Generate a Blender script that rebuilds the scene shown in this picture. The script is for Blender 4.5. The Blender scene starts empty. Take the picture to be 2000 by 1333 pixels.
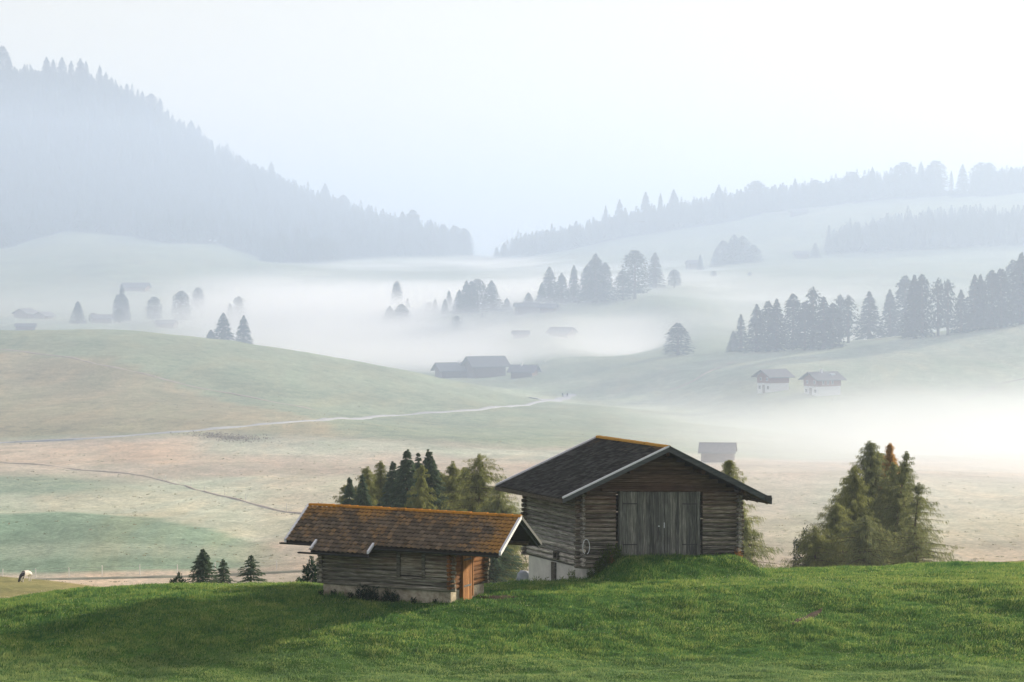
import bpy, bmesh, math, random
import numpy as np
from mathutils import Vector, Matrix
SC = bpy.context.scene
COL = SC.collection
R = math.radians
GRASS_N = 840000
FPX, HY = 5555.0, 500.0            # lens in photo pixels (100 mm), eye level row of the 2000 px photo

# ------------------------------------------------------------------ camera, sky, sun, exposure
cam_d = bpy.data.cameras.new("camera"); cam = bpy.data.objects.new("camera", cam_d); COL.objects.link(cam)
cam.rotation_euler = (R(90), 0, 0); cam.location = (0, 0, 0)
cam_d.lens = 100.0; cam_d.sensor_width = 36.0; cam_d.sensor_fit = 'HORIZONTAL'
cam_d.shift_y = -(666.5 - HY) / 2000.0
cam_d.clip_start = 0.5; cam_d.clip_end = 20000
SC.camera = cam

SUN_AZ, SUN_EL = 40.0, 15.0        # degrees beyond the picture's right (+X turned towards +Y), elevation
SUN_STRENGTH = 5.0
SKY_STRENGTH, PALE_STRENGTH = 0.045, 0.285
HAZE_D = 0.00015
FOG_STEP = 0.5
world = bpy.data.worlds.new("World"); SC.world = world; world.use_nodes = True
nt = world.node_tree; nt.nodes.clear()
wo = nt.nodes.new('ShaderNodeOutputWorld'); add = nt.nodes.new('ShaderNodeAddShader')
b1 = nt.nodes.new('ShaderNodeBackground'); b2 = nt.nodes.new('ShaderNodeBackground')
sky = nt.nodes.new('ShaderNodeTexSky'); sky.sky_type = 'NISHITA'; sky.sun_disc = False
sky.sun_elevation = R(SUN_EL); sky.sun_rotation = R(90 - SUN_AZ); sky.dust_density = 1.0; sky.air_density = 1.0
nt.links.new(sky.outputs[0], b1.inputs[0]); b1.inputs[1].default_value = SKY_STRENGTH
b2.inputs[0].default_value = (1.0, 0.82, 0.75, 1); b2.inputs[1].default_value = PALE_STRENGTH
nt.links.new(b1.outputs[0], add.inputs[0]); nt.links.new(b2.outputs[0], add.inputs[1]); nt.links.new(add.outputs[0], wo.inputs[0])
sd = bpy.data.lights.new("sun", 'SUN'); sun = bpy.data.objects.new("sun", sd); COL.objects.link(sun)
sd.energy = SUN_STRENGTH; sd.angle = R(3.0); sd.color = (1.0, 0.85, 0.64)
to_sun = Vector((math.cos(R(SUN_AZ)) * math.cos(R(SUN_EL)), math.sin(R(SUN_AZ)) * math.cos(R(SUN_EL)), math.sin(R(SUN_EL))))
sun.rotation_euler = to_sun.to_track_quat('Z', 'Y').to_euler()
SC.view_settings.view_transform = 'Standard'; SC.view_settings.look = 'None'
SC.view_settings.exposure = 0.90; SC.view_settings.gamma = 1.0
SC.cycles.volume_bounces = 4; SC.cycles.max_bounces = 6; SC.cycles.diffuse_bounces = 2
SC.cycles.transmission_bounces = 3; SC.cycles.transparent_max_bounces = 8
SC.cycles.use_denoising = True
SC.cycles.use_adaptive_sampling = True; SC.cycles.adaptive_threshold = 0.02

# ------------------------------------------------------------------ small helpers
def P(px, py, Y):
    """point of the place seen at a photo pixel, Y metres ahead"""
    return Vector(((px - 1000) / FPX * Y, Y, -(py - HY) / FPX * Y))
def tag(o, label=None, cat=None, group=None, kind=None):
    if label: o['label'] = label
    if cat: o['category'] = cat
    if group: o['group'] = group
    if kind: o['kind'] = kind
    return o
def empty(name, loc, rz=0.0, label=None, cat=None, group=None):
    o = bpy.data.objects.new(name, None); COL.objects.link(o)
    o.location = loc; o.rotation_euler = (0, 0, rz); o.empty_display_size = 0.3
    return tag(o, label, cat, group)
def link(name, me, parent=None, mat=None):
    o = bpy.data.objects.new(name, me); COL.objects.link(o)
    if mat: me.materials.clear(); me.materials.append(mat)
    if parent: o.parent = parent
    return o
def np_mesh(name, V, F3=None, F4=None, smooth=False):
    """mesh from arrays: V (n,3), triangles (m,3), quads (k,4)"""
    me = bpy.data.meshes.new(name)
    V = np.ascontiguousarray(V, dtype=np.float32)
    loops = []; starts = []; tot = 0
    for F in (F3, F4):
        if F is None or len(F) == 0: continue
        F = np.asarray(F, dtype=np.int32); n, k = F.shape
        loops.append(F.ravel()); starts.append(tot + np.arange(n, dtype=np.int32) * k); tot += n * k
    loops = np.concatenate(loops); starts = np.concatenate(starts)
    me.vertices.add(len(V)); me.vertices.foreach_set('co', V.ravel())
    me.loops.add(len(loops)); me.loops.foreach_set('vertex_index', loops)
    me.polygons.add(len(starts)); me.polygons.foreach_set('loop_start', starts)
    me.update(calc_edges=True)
    if smooth: me.polygons.foreach_set('use_smooth', np.ones(len(starts), dtype=bool))
    return me
class MB:
    """collects solid shapes into one mesh"""
    def __init__(s): s.v = []; s.f = []
    def add(s, vs, fs):
        n = len(s.v); s.v += [tuple(v) for v in vs]; s.f += [tuple(i + n for i in f) for f in fs]
    def box(s, x0, x1, y0, y1, z0, z1):
        s.add([(x0,y0,z0),(x1,y0,z0),(x1,y1,z0),(x0,y1,z0),(x0,y0,z1),(x1,y0,z1),(x1,y1,z1),(x0,y1,z1)],
              [(3,2,1,0),(4,5,6,7),(0,1,5,4),(1,2,6,5),(2,3,7,6),(3,0,4,7)])
    def hexa(s, p):   # 8 points: bottom ring then top ring
        s.add(p, [(3,2,1,0),(4,5,6,7),(0,1,5,4),(1,2,6,5),(2,3,7,6),(3,0,4,7)])
    def tube(s, a, b, ra, rb=None, n=8, sq=1.0, rot=0.0):
        rb = ra if rb is None else rb
        a, b = Vector(a), Vector(b); d = (b - a).normalized()
        up = Vector((0,0,1)) if abs(d.z) < .9 else Vector((1,0,0))
        u = d.cross(up).normalized(); w = u.cross(d).normalized()
        vs = []
        for c, r in ((a, ra), (b, rb)):
            for k in range(n):
                t = 2*math.pi*(k + rot)/n
                vs.append(c + u*math.cos(t)*r*sq + w*math.sin(t)*r)
        fs = [tuple(range(n))[::-1], tuple(range(n, 2*n))]
        fs += [(k, (k+1) % n, n + (k+1) % n, n + k) for k in range(n)]
        s.add(vs, fs)
    def path(s, pts, rad, n=6):
        for i in range(len(pts)-1):
            s.tube(pts[i], pts[i+1], rad, rad, n)
    def mesh(s, name, shear=0.0, pivot=0.0):
        me = bpy.data.meshes.new(name)
        vs = s.v if not shear else [(x, y, z + shear*(x - pivot)) for x, y, z in s.v]
        me.from_pydata(vs, [], s.f); me.update()
        bm = bmesh.new(); bm.from_mesh(me); bmesh.ops.recalc_face_normals(bm, faces=bm.faces); bm.to_mesh(me); bm.free()
        return me
    def build(s, name, mat, parent=None, shear=0.0, pivot=0.0):
        return link(name, s.mesh(name, shear, pivot), parent, mat)

# ------------------------------------------------------------------ materials
def N(t, typ, **kw):
    n = t.nodes.new(typ)
    for k, v in kw.items(): setattr(n, k, v)
    return n
def newmat(name):
    m = bpy.data.materials.new(name); m.use_nodes = True
    t = m.node_tree; t.nodes.clear()
    return m, t, t.nodes.new('ShaderNodeOutputMaterial')
def ramp(t, src, stops, interp='LINEAR'):
    r = N(t, 'ShaderNodeValToRGB'); r.color_ramp.interpolation = interp
    el = r.color_ramp.elements
    while len(el) > 1: el.remove(el[0])
    for i, (p, c) in enumerate(stops):
        e = el[0] if i == 0 else el.new(p)
        e.position = p; e.color = (*c, 1) if len(c) == 3 else c
    if src is not None: t.links.new(src, r.inputs[0])
    return r
def noise(t, vec, scale, detail=4, rough=.55, vscale=None, dist=0.0):
    if vscale:
        mp = N(t, 'ShaderNodeMapping'); mp.inputs['Scale'].default_value = vscale; t.links.new(vec, mp.inputs[0]); vec = mp.outputs[0]
    n = N(t, 'ShaderNodeTexNoise'); n.inputs['Scale'].default_value = scale; n.inputs['Detail'].default_value = detail
    n.inputs['Roughness'].default_value = rough; n.inputs['Distortion'].default_value = dist
    t.links.new(vec, n.inputs['Vector']); return n.outputs[0]
def mix(t, fac, a, b, mode='MIX'):
    m = N(t, 'ShaderNodeMix', data_type='RGBA', blend_type=mode); m.clamp_factor = True
    for s, i in ((fac, 0), (a, 6), (b, 7)):
        if isinstance(s, (int, float)): m.inputs[i].default_value = s
        elif isinstance(s, tuple): m.inputs[i].default_value = (*s, 1)
        else: t.links.new(s, m.inputs[i])
    return m.outputs[2]
def mth(t, op, a, b=0.0, c=None, clamp=False):
    m = N(t, 'ShaderNodeMath', operation=op, use_clamp=clamp)
    for i, s in enumerate((a, b) if c is None else (a, b, c)):
        if isinstance(s, (int, float)): m.inputs[i].default_value = s
        else: t.links.new(s, m.inputs[i])
    return m.outputs[0]
def maprange(t, v, a, b, c=0.0, d=1.0):
    m = N(t, 'ShaderNodeMapRange'); t.links.new(v, m.inputs[0])
    for i, s in enumerate((a, b, c, d)): m.inputs[i+1].default_value = s
    return m.outputs[0]
def bsdf(t, out, col, rough=.85, spec=.2, bump=None, bstr=.4, bdist=.02, metal=0.0):
    b = N(t, 'ShaderNodeBsdfPrincipled')
    if isinstance(col, tuple): b.inputs['Base Color'].default_value = (*col, 1)
    else: t.links.new(col, b.inputs['Base Color'])
    b.inputs['Roughness'].default_value = rough; b.inputs['Specular IOR Level'].default_value = spec; b.inputs['Metallic'].default_value = metal
    if bump is not None:
        n = N(t, 'ShaderNodeBump'); n.inputs['Strength'].default_value = bstr; n.inputs['Distance'].default_value = bdist
        t.links.new(bump, n.inputs['Height']); t.links.new(n.outputs[0], b.inputs['Normal'])
    t.links.new(b.outputs[0], out.inputs[0]); return b
def objco(t): return N(t, 'ShaderNodeTexCoord').outputs['Object']
def island(t): return N(t, 'ShaderNodeNewGeometry').outputs['Random Per Island']

def wood_mat(name, axis, dark, mid, pale, red, zlo=0.5, zhi=3.0, redamt=.6):
    """old log timber: grey and silvery low down, still brown under the eaves"""
    m, t, o = newmat(name); c = objco(t)
    vs = {'x': (1.2, 18, 18), 'y': (18, 1.2, 18), 'z': (18, 18, 1.2)}[axis]
    g = noise(t, c, 1.0, 8, .68, vs, .5)
    big = noise(t, c, 1.3, 4, .6)
    base = ramp(t, g, [(.30, dark), (.5, mid), (.68, pale)]).outputs[0]
    isl = island(t)
    base = mix(t, 1.0, base, ramp(t, isl, [(0, (.55, .55, .55)), (.5, (1, 1, 1)), (1, (1.45, 1.4, 1.35))]).outputs[0], 'MULTIPLY')
    sep = N(t, 'ShaderNodeSeparateXYZ'); t.links.new(c, sep.inputs[0])
    hz = maprange(t, mth(t, 'ADD', sep.outputs[2], mth(t, 'MULTIPLY', big, 1.6)), zlo + .8, zhi + .8)
    redc = mix(t, g, tuple(x*.35 for x in red), red)
    f = mth(t, 'MULTIPLY', hz, redamt)
    f = mth(t, 'MULTIPLY', f, ramp(t, isl, [(0, (.35,)*3), (.6, (1,)*3), (1, (.7,)*3)]).outputs[0])
    col = mix(t, f, base, redc)
    stain = ramp(t, noise(t, c, 3.0, 5, .7), [(.62, (0,)*3), (.72, (1,)*3)]).outputs[0]
    col = mix(t, mth(t, 'MULTIPLY', stain, .25), col, (.20, .20, .19))
    bsdf(t, o, col, .9, .15, g, .9, .02)
    return m
def plain_mat(name, col, rough=.8, var=.25, scale=3.0, spec=.2, metal=0.0, vs=None, bstr=.3):
    m, t, o = newmat(name); c = objco(t)
    n = noise(t, c, scale, 5, .6, vs)
    k = ramp(t, n, [(.3, tuple(x*(1-var) for x in col)), (.7, tuple(min(1, x*(1+var)) for x in col))]).outputs[0]
    bsdf(t, o, k, rough, spec, n, bstr, .01, metal); return m
def leaf_mat(name, cols, trans=.35, isl=True, lo=.25, hi=.75, scale=.35):
    """foliage: clumps of differing green, light comes through the needles"""
    m, t, o = newmat(name); c = objco(t)
    n = noise(t, c, scale, 4, .6)
    f = n
    if isl: f = mth(t, 'ADD', mth(t, 'MULTIPLY', n, .62), mth(t, 'MULTIPLY', island(t), .38))
    st = [(lo + (hi-lo)*i/(len(cols)-1), cc) for i, cc in enumerate(cols)]
    col = ramp(t, f, st).outputs[0]
    d = N(t, 'ShaderNodeBsdfDiffuse'); tr = N(t, 'ShaderNodeBsdfTranslucent'); mx = N(t, 'ShaderNodeMixShader')
    t.links.new(col, d.inputs[0]); t.links.new(col, tr.inputs[0]); mx.inputs[0].default_value = trans
    t.links.new(d.outputs[0], mx.inputs[1]); t.links.new(tr.outputs[0], mx.inputs[2]); t.links.new(mx.outputs[0], o.inputs[0])
    return m
def volume_mat(name, dens, col=(.93, .97, 1.0), aniso=0.25):
    m, t, o = newmat(name)
    v = N(t, 'ShaderNodeVolumePrincipled'); v.inputs['Density'].default_value = dens
    v.inputs['Color'].default_value = (*col, 1); v.inputs['Anisotropy'].default_value = aniso
    t.links.new(v.outputs[0], o.inputs['Volume']); return m

# ------------------------------------------------------------------ terrain
rng = np.random.default_rng(7)
_perm = np.random.default_rng(3).random((256, 256))
def vnoise(x, y):
    xi = np.floor(x).astype(int); yi = np.floor(y).astype(int); fx = x - xi; fy = y - yi
    fx = fx*fx*(3-2*fx); fy = fy*fy*(3-2*fy)
    g = lambda a, b: _perm[a & 255, b & 255]
    return (g(xi, yi)*(1-fx) + g(xi+1, yi)*fx)*(1-fy) + (g(xi, yi+1)*(1-fx) + g(xi+1, yi+1)*fx)*fy - .5
def fbm(x, y, o=3):
    s = 0; a = 1.0
    for k in range(o): s = s + a*vnoise(x*2**k + 17*k, y*2**k + 31*k); a *= .5
    return s
# each layer: photo column -> (metres ahead, photo row) or (metres ahead, None, height)
LAY = [
 {0: (-400, None, 6.0)},
 {0: (0, None, -1.75)},
 {0: (40, None, -8.2)},
 {0: (80, None, -15.2)},
 {-600: (104, 1345), 0: (105, 1335), 600: (106, 1328), 1000: (107, 1320), 1500: (110, 1296), 2000: (111, 1296), 2600: (111, 1300)},
 {-600: (112, 1262), 0: (112, 1252), 450: (113, 1232), 620: (113, 1230), 900: (113.5, 1232), 1200: (115, 1236), 1500: (116, 1226), 2000: (117, 1212), 2600: (117, 1210)},
 {-600: (119, 1205), 0: (119, 1190), 200: (119, 1173), 450: (119, 1168), 620: (118.5, 1174), 880: (118.2, 1176), 1000: (119.5, 1164), 1150: (121, 1157), 1300: (122, 1156), 1500: (123, 1152), 1800: (124, 1146), 2000: (124, 1140), 2600: (124, 1135)},
 {-600: (122, 1190), 0: (122, 1180), 120: (123, 1165), 235: (124, 1156), 450: (125, 1149), 620: (126, 1148), 900: (127, 1150), 1000: (128, 1142), 1130: (129, 1130), 1300: (131, 1122), 1500: (132, 1118), 1700: (132, 1118), 1850: (133, 1113), 2000: (134, 1109), 2600: (135, 1100)},
 {-600: (150, None, -20), 0: (150, None, -19.6), 300: (150, None, -18.4), 1000: (150, None, -17.9), 1700: (150, None, -17.4), 1860: (152, 1105), 2000: (158, 1097), 2600: (160, 1080)},
 {-600: (190, None, -25), 1700: (190, None, -24), 2000: (190, None, -22.5), 2600: (190, None, -21)},
 {-600: (235, None, -30.5), 2600: (235, None, -29.5)},
 {-600: (290, 1126), 0: (290, 1132), 120: (285, 1142), 230: (285, 1165), 500: (285, 1152), 1000: (285, 1148), 1500: (285, 1140), 2600: (285, 1140)},
 {-600: (330, 1116), 0: (330, 1122), 500: (330, 1116), 1000: (330, 1090), 1500: (330, 1080), 2600: (330, 1080)},
 {-600: (395, 1000), 0: (395, 1001), 100: (395, 996), 300: (390, 1012), 400: (382, 1032), 520: (375, 1052), 750: (380, 1033), 1000: (400, 1008), 1500: (400, 1006), 2000: (400, 1002), 2600: (400, 1000)},
 {-600: (430, 985), 0: (430, 985), 500: (430, 980), 1000: (430, 975), 2600: (430, 975)},
 {-600: (520, 895), 0: (520, 902), 500: (520, 905), 1000: (520, 906), 1500: (520, 915), 2000: (520, 926), 2600: (520, 926)},
 {-600: (600, 842), 0: (600, 850), 370: (600, 848), 700: (600, 858), 1000: (600, 868), 1400: (600, 888), 1650: (600, 895), 2000: (600, 906), 2600: (600, 906)},
 {-600: (750, 735), 0: (750, 743), 250: (750, 746), 500: (750, 772), 750: (750, 806), 1000: (750, 822), 1250: (750, 834), 1500: (745, 852), 1750: (730, 878), 2000: (730, 880), 2600: (730, 880)},
 {-600: (840, 670), 0: (840, 668), 250: (840, 672), 500: (840, 706), 750: (850, 750), 1000: (870, 790), 1200: (880, 796), 1350: (850, 817), 1500: (810, 838), 1750: (790, 852), 2000: (780, 850), 2600: (780, 850)},
 {-600: (890, 652), 0: (890, 646), 120: (895, 645), 250: (900, 649), 400: (905, 661), 500: (915, 675), 600: (920, 690), 750: (935, 716), 880: (945, 739), 1000: (955, 760), 1100: (965, 778), 1300: (930, 795), 1500: (880, 764), 1750: (870, 772), 2000: (865, 788), 2600: (865, 780)},
 {-600: (1030, None, -38), 250: (1030, None, -39), 500: (1030, None, -43), 750: (1030, None, -47), 1000: (1030, None, -48.5), 1150: (1020, 752), 1300: (1010, 738), 1500: (970, 712), 1750: (960, 708), 2000: (960, 705), 2600: (960, 690)},
 {-600: (1150, None, -41), 250: (1150, None, -42), 500: (1150, None, -45), 800: (1150, None, -48.8), 1000: (1150, 736), 1060: (1140, 718), 1150: (1135, 708), 1320: (1110, 693), 1500: (1080, 684), 1650: (1070, 673), 1800: (1065, 656), 2000: (1060, 632), 2600: (1060, 580)},
 {-600: (1260, None, -36), 300: (1260, None, -37), 450: (1260, None, -39.5), 750: (1260, None, -47), 900: (1260, None, -48), 1010: (1260, None, -40), 1110: (1260, None, -39), 1180: (1260, None, -44), 1250: (1260, None, -43), 1350: (1260, 648), 1500: (1240, None, -37), 1750: (1240, None, -39), 2000: (1240, None, -36), 2600: (1240, None, -30)},
 {-600: (1400, 620), 0: (1400, 623), 300: (1400, 634), 500: (1400, 655), 775: (1400, 640), 900: (1400, 612), 1000: (1400, 612), 1150: (1400, 585), 1300: (1400, 580), 1450: (1400, 600), 1750: (1400, 590), 2000: (1400, 585), 2600: (1400, 560)},
 {-600: (1600, 560), 0: (1600, 570), 250: (1600, 572), 500: (1600, 585), 775: (1600, 590), 1000: (1600, 570), 1250: (1600, 550), 1500: (1600, 541), 1750: (1600, 536), 2000: (1600, 530), 2600: (1600, 515)},
 {-600: (1900, 500), 0: (1900, 503), 250: (1900, 495), 500: (1900, 520), 750: (1900, 535), 1000: (1900, 532), 1250: (1900, 527), 1500: (1900, 508), 1750: (1900, 494), 2000: (1900, 481), 2600: (1900, 460)},
 {-600: (2200, 475), 0: (2200, 475), 125: (2200, 452), 250: (2200, 463), 420: (2200, 473), 520: (2200, 505), 750: (2200, 515), 950: (2200, 515), 1100: (2200, 500), 1250: (2200, 480), 1400: (2200, 462), 1500: (2200, 440), 1750: (2200, 408), 2000: (2200, 398), 2600: (2200, 370)},
 {-600: (2500, 310), 0: (2500, 335), 250: (2500, 385), 500: (2500, 432), 750: (2500, 472), 900: (2500, 496), 960: (2500, 512), 1100: (2500, 490), 1250: (2500, 452), 1500: (2500, 410), 1750: (2500, 380), 2000: (2500, 372), 2600: (2500, 350)},
 {-600: (2900, 120), 0: (2900, 168), 100: (2900, 172), 200: (2900, 182), 300: (2900, 238), 400: (2900, 306), 500: (2900, 358), 600: (2900, 404), 700: (2900, 440), 800: (2900, 468), 900: (2900, 494), 960: (2900, 512), 1100: (2900, 500), 1250: (2900, 470), 1500: (2900, 430), 1750: (2900, 400), 2000: (2900, 390), 2600: (2900, 380)},
 {-600: (3500, 200), 0: (3500, 260), 500: (3500, 420), 900: (3500, 512), 1500: (3500, 500), 2600: (3500, 490)},
 {0: (9000, None, -40)},
]
US = np.arange(-1400, 3401, 25.0)
def _table():
    Yk = []; Zk = []
    for L in LAY:
        ks = sorted(L); ys = [L[k][0] for k in ks]
        zs = [(-(L[k][1]-HY)/FPX*L[k][0]) if L[k][1] is not None else L[k][2] for k in ks]
        Yk.append(np.interp(US, ks, ys)); z = np.interp(US, ks, zs)
        if len(ks) > 1:
            kern = np.array([1, 2, 3, 2, 1.]); kern /= kern.sum()
            z = np.convolve(np.pad(z, 2, mode='edge'), kern, mode='valid')
        Zk.append(z)
    return np.array(Yk), np.array(Zk)
TY, TZ = _table()
def _pchip_slopes(x, y):
    h = np.diff(x, axis=0); d = np.diff(y, axis=0)/h
    m = np.zeros_like(y)
    w1 = 2*h[1:] + h[:-1]; w2 = h[1:] + 2*h[:-1]
    ok = (d[:-1]*d[1:] > 0)
    with np.errstate(divide='ignore', invalid='ignore'):
        hm = (w1+w2)/(w1/d[:-1] + w2/d[1:])
    m[1:-1] = np.where(ok, hm, 0); m[0] = d[0]; m[-1] = d[-1]
    return m
TM = _pchip_slopes(TY, TZ)
def _col(Y, j):
    """heights for arrays Y in columns j"""
    n = TY.shape[0]
    k = np.zeros(Y.shape, int)
    for i in range(1, n-1): k += (Y >= TY[i, j])
    x0 = TY[k, j]; x1 = TY[k+1, j]; h = x1-x0; s = np.clip((Y-x0)/h, 0, 1)
    y0 = TZ[k, j]; y1 = TZ[k+1, j]; m0 = TM[k, j]; m1 = TM[k+1, j]
    return (2*s**3-3*s**2+1)*y0 + (s**3-2*s**2+s)*h*m0 + (-2*s**3+3*s**2)*y1 + (s**3-s**2)*h*m1
AL = R(22.8); GX, GY = math.cos(AL), math.sin(AL); BX, BY = 3.11, 128.0   # barn front-left corner and gable direction
def smooth(a, b, v): 
    s = np.clip((v-a)/(b-a), 0, 1); return s*s*(3-2*s)
def terrain(x, Y, rough=True):
    x = np.asarray(x, float); Y = np.asarray(Y, float)
    Yc = np.maximum(Y, 60.0)
    u = np.clip(1000 + FPX*x/Yc, US[0], US[-1]-.01)
    f = (u-US[0])/25.0; j = np.floor(f).astype(int); f = f-j
    z = _col(Y, j)*(1-f) + _col(Y, j+1)*f
    if rough:
        z = z + fbm(x/9+3, Y/9, 3)*np.where(Y < 60, 0, .28)*(1 - .6*smooth(115, 130, Y)*(Y < 140))
        z = z + fbm(x/2.4, Y/1.6, 3)*.19*(1-smooth(150, 260, Y))
        z = z + fbm(x/60+9, Y/60, 4)*1.6*smooth(180, 420, Y)*(1+1.5*smooth(1500, 2500, Y))
    # grass ramp in front of the barn doors
    t = (x-BX)*GX + (Y-BY)*GY; s = -(x-BX)*GY + (Y-BY)*GX
    top = -13.66 - .02*(t-4)
    a = smooth(-.1, 1.9, t)*(1-smooth(7.1, 8.9, t))*smooth(-3.6, -1.0, s)*(1-smooth(.6, 1.0, s))
    a = a*(1 + .12*fbm(x/.8, Y/.8, 2))
    z = z + np.maximum(top - z, 0)*np.clip(a, 0, 1)
    # ground falls along the barn's left side
    b = smooth(1.2, -.3, t)*0 
    d = (1-smooth(-.2, .9, t))*smooth(-6.5, -3.5, t)*smooth(.8, 2.5, s)*(1-smooth(7, 9, s))
    z = z - .55*d
    return z
def tz(x, Y): return float(terrain(np.array([x]), np.array([Y]))[0])
def solveY(px, py, Y0, Y1, rough=True):
    Ys = np.linspace(Y0, Y1, 300); x = (px-1000)/FPX*Ys; v = HY - terrain(x, Ys, rough)*FPX/Ys
    return float(Ys[np.argmin(abs(v-py))])
def G(px, Y, sink=0.0):
    x = (px-1000)/FPX*Y
    return Vector((x, Y, tz(x, Y) - sink))
# ------------------------------------------------------------------ ground sheet
def grid_lines():
    xs = [0.0]; st = .42
    while xs[-1] < 26: xs.append(xs[-1]+st)
    while xs[-1] < 4300: st *= 1.0165; xs.append(xs[-1]+st)
    xs = np.array(xs); xs = np.concatenate([-xs[:0:-1], xs])
    ys = list(np.linspace(-380, 90, 40)[:-1]) + list(np.arange(90, 140, .42)); st = .42
    while ys[-1] < 8500:
        st = min(st*1.02, 14 if ys[-1] < 3200 else 400); ys.append(ys[-1]+st)
    return xs, np.array(ys)
gx, gy = grid_lines()
X, Yg = np.meshgrid(gx, gy); Z = terrain(X, Yg)
nx, ny = len(gx), len(gy)
idx = np.arange(nx*ny).reshape(ny, nx)
quads = np.stack([idx[:-1, :-1], idx[:-1, 1:], idx[1:, 1:], idx[1:, :-1]], -1).reshape(-1, 4)
gme = np_mesh('meadow_ground', np.stack([X, Yg, Z], -1).reshape(-1, 3), None, quads, True)
# what grows where (plant cover, with some mist veil painted into the frosted tone): 0 lush green, 1 dry tan, 2 grey-green frosted, 3 far green
U = 1000 + FPX*X/np.maximum(Yg, 60); PY = HY - FPX*Z/np.maximum(Yg, 60)
def band(v, a, b, c, d): return smooth(a, b, v)*(1-smooth(c, d, v))
wob = fbm(X/40, Yg/40, 4)
def cov(r, g, b): return np.array([r, g, b])
lush = cov(.05, .12, .025); tan = cov(.375, .34, .29); frost_haze = cov(.36, .40, .33); teal = cov(.17, .245, .185)
hill = cov(.20, .24, .17); dry = cov(.27, .245, .165); olive = cov(.20, .19, .085); rust = cov(.39, .33, .265)
C = np.zeros(X.shape + (3,)); C[:] = lush
def lay(c, a): 
    global C
    a = np.clip(a, 0, 1)[..., None]; C = C*(1-a) + c*a
far = smooth(150, 190, Yg)
lay(olive, far); lay(olive, smooth(1830, 1870, U)*smooth(140, 143, Yg))
lay(tan, smooth(296, 304, Yg + 8*wob))
lay(frost_haze, band(Yg + 40*wob, 360, 400, 470, 500)*.9*(1-smooth(900, 1300, U)))  # frosted grass, plus the low mist veil painted into the ground colour
# green swell on the left with its falling right edge
edge = np.interp(U, [-600, 0, 300, 400, 520, 600], [398, 398, 394, 384, 366, 330])
lay(teal, band(Yg, 331, 335, edge-2, edge+6)*(1-smooth(420, 600, U)))
lay(frost_haze, band(Yg, 345, 352, 357, 366)*.35*(1-smooth(420, 600, U)))
lay(teal, .75*band(Yg + 14*wob, 448, 462, 486, 500)*(1-smooth(120, 330, U)))
lay(rust, .75*band(Yg + 50*wob, 505, 525, 560, 590)*(1-smooth(330, 800, U)))
lay(rust, .55*band(Yg + 30*wob, 400, 430, 500, 540)*band(U, 420, 620, 1100, 1500))
lay(frost_haze, .55*band(Yg + 60*wob, 300, 360, 420, 500)*smooth(1350, 1700, U))
lay(frost_haze, .7*band(Yg + 30*wob, 540, 565, 585, 600)*band(U, 330, 450, 1200, 1500))
lay(hill, smooth(578, 620, Yg + 25*wob)); 
dryline = np.interp(U, [-600, 0, 130, 220, 380, 480, 640, 700], [835, 815, 800, 790, 745, 715, 655, 590])
lay(dry, .85*band(Yg + 8*wob, 600, 612, dryline-4, dryline+4)*(1-smooth(620, 680, U)))
lay(frost_haze, .4*band(Yg + 50*wob, 900, 940, 1020, 1060)*smooth(900, 1000, U))
lay(hill, smooth(1400, 1500, Yg)*.8)
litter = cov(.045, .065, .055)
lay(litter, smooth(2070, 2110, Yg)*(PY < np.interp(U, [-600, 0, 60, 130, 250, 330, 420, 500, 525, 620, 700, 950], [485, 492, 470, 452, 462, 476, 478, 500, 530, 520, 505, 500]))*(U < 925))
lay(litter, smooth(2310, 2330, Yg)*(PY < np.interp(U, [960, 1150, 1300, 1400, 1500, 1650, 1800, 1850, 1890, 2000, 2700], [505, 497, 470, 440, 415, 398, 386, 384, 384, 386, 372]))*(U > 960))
det = 1 + .30*fbm(X/14, Yg/14, 3)*smooth(160, 300, Yg)
C = np.clip(C*det[..., None]*(1+.2*far)[..., None], 0.01, .8)
ca = gme.color_attributes.new('cover', 'FLOAT_COLOR', 'POINT')
ca.data.foreach_set('color', np.concatenate([C, np.ones(C.shape[:2] + (1,))], -1).astype(np.float32).ravel())
def ground_mat():
    m, t, o = newmat('meadow turf')
    a = N(t, 'ShaderNodeAttribute', attribute_name='cover'); c = objco(t)
    n1 = noise(t, c, .30, 8, .7, (1, .6, 1)); n2 = noise(t, c, 1.6, 6, .7)
    n3 = noise(t, c, .045, 6, .7, (1, .22, 1), 1.2)
    k = ramp(t, n1, [(.3, (.74, .77, .74)), (.7, (1.24, 1.21, 1.2))]).outputs[0]
    k2 = ramp(t, n2, [(.3, (.62, .66, .62)), (.7, (1.38, 1.34, 1.3))]).outputs[0]
    k3 = ramp(t, n3, [(.35, (.90, .96, .93)), (.5, (1.0, 1.0, 1.0)), (.66, (1.16, 1.06, 1.0))]).outputs[0]
    col = mix(t, 1.0, a.outputs[0], k, 'MULTIPLY'); col = mix(t, 1.0, col, k2, 'MULTIPLY'); col = mix(t, 1.0, col, k3, 'MULTIPLY')
    bsdf(t, o, col, .95, .05, n2, .6, .3); return m
tag(link('meadow_ground', gme, None, ground_mat()), kind='structure')

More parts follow.
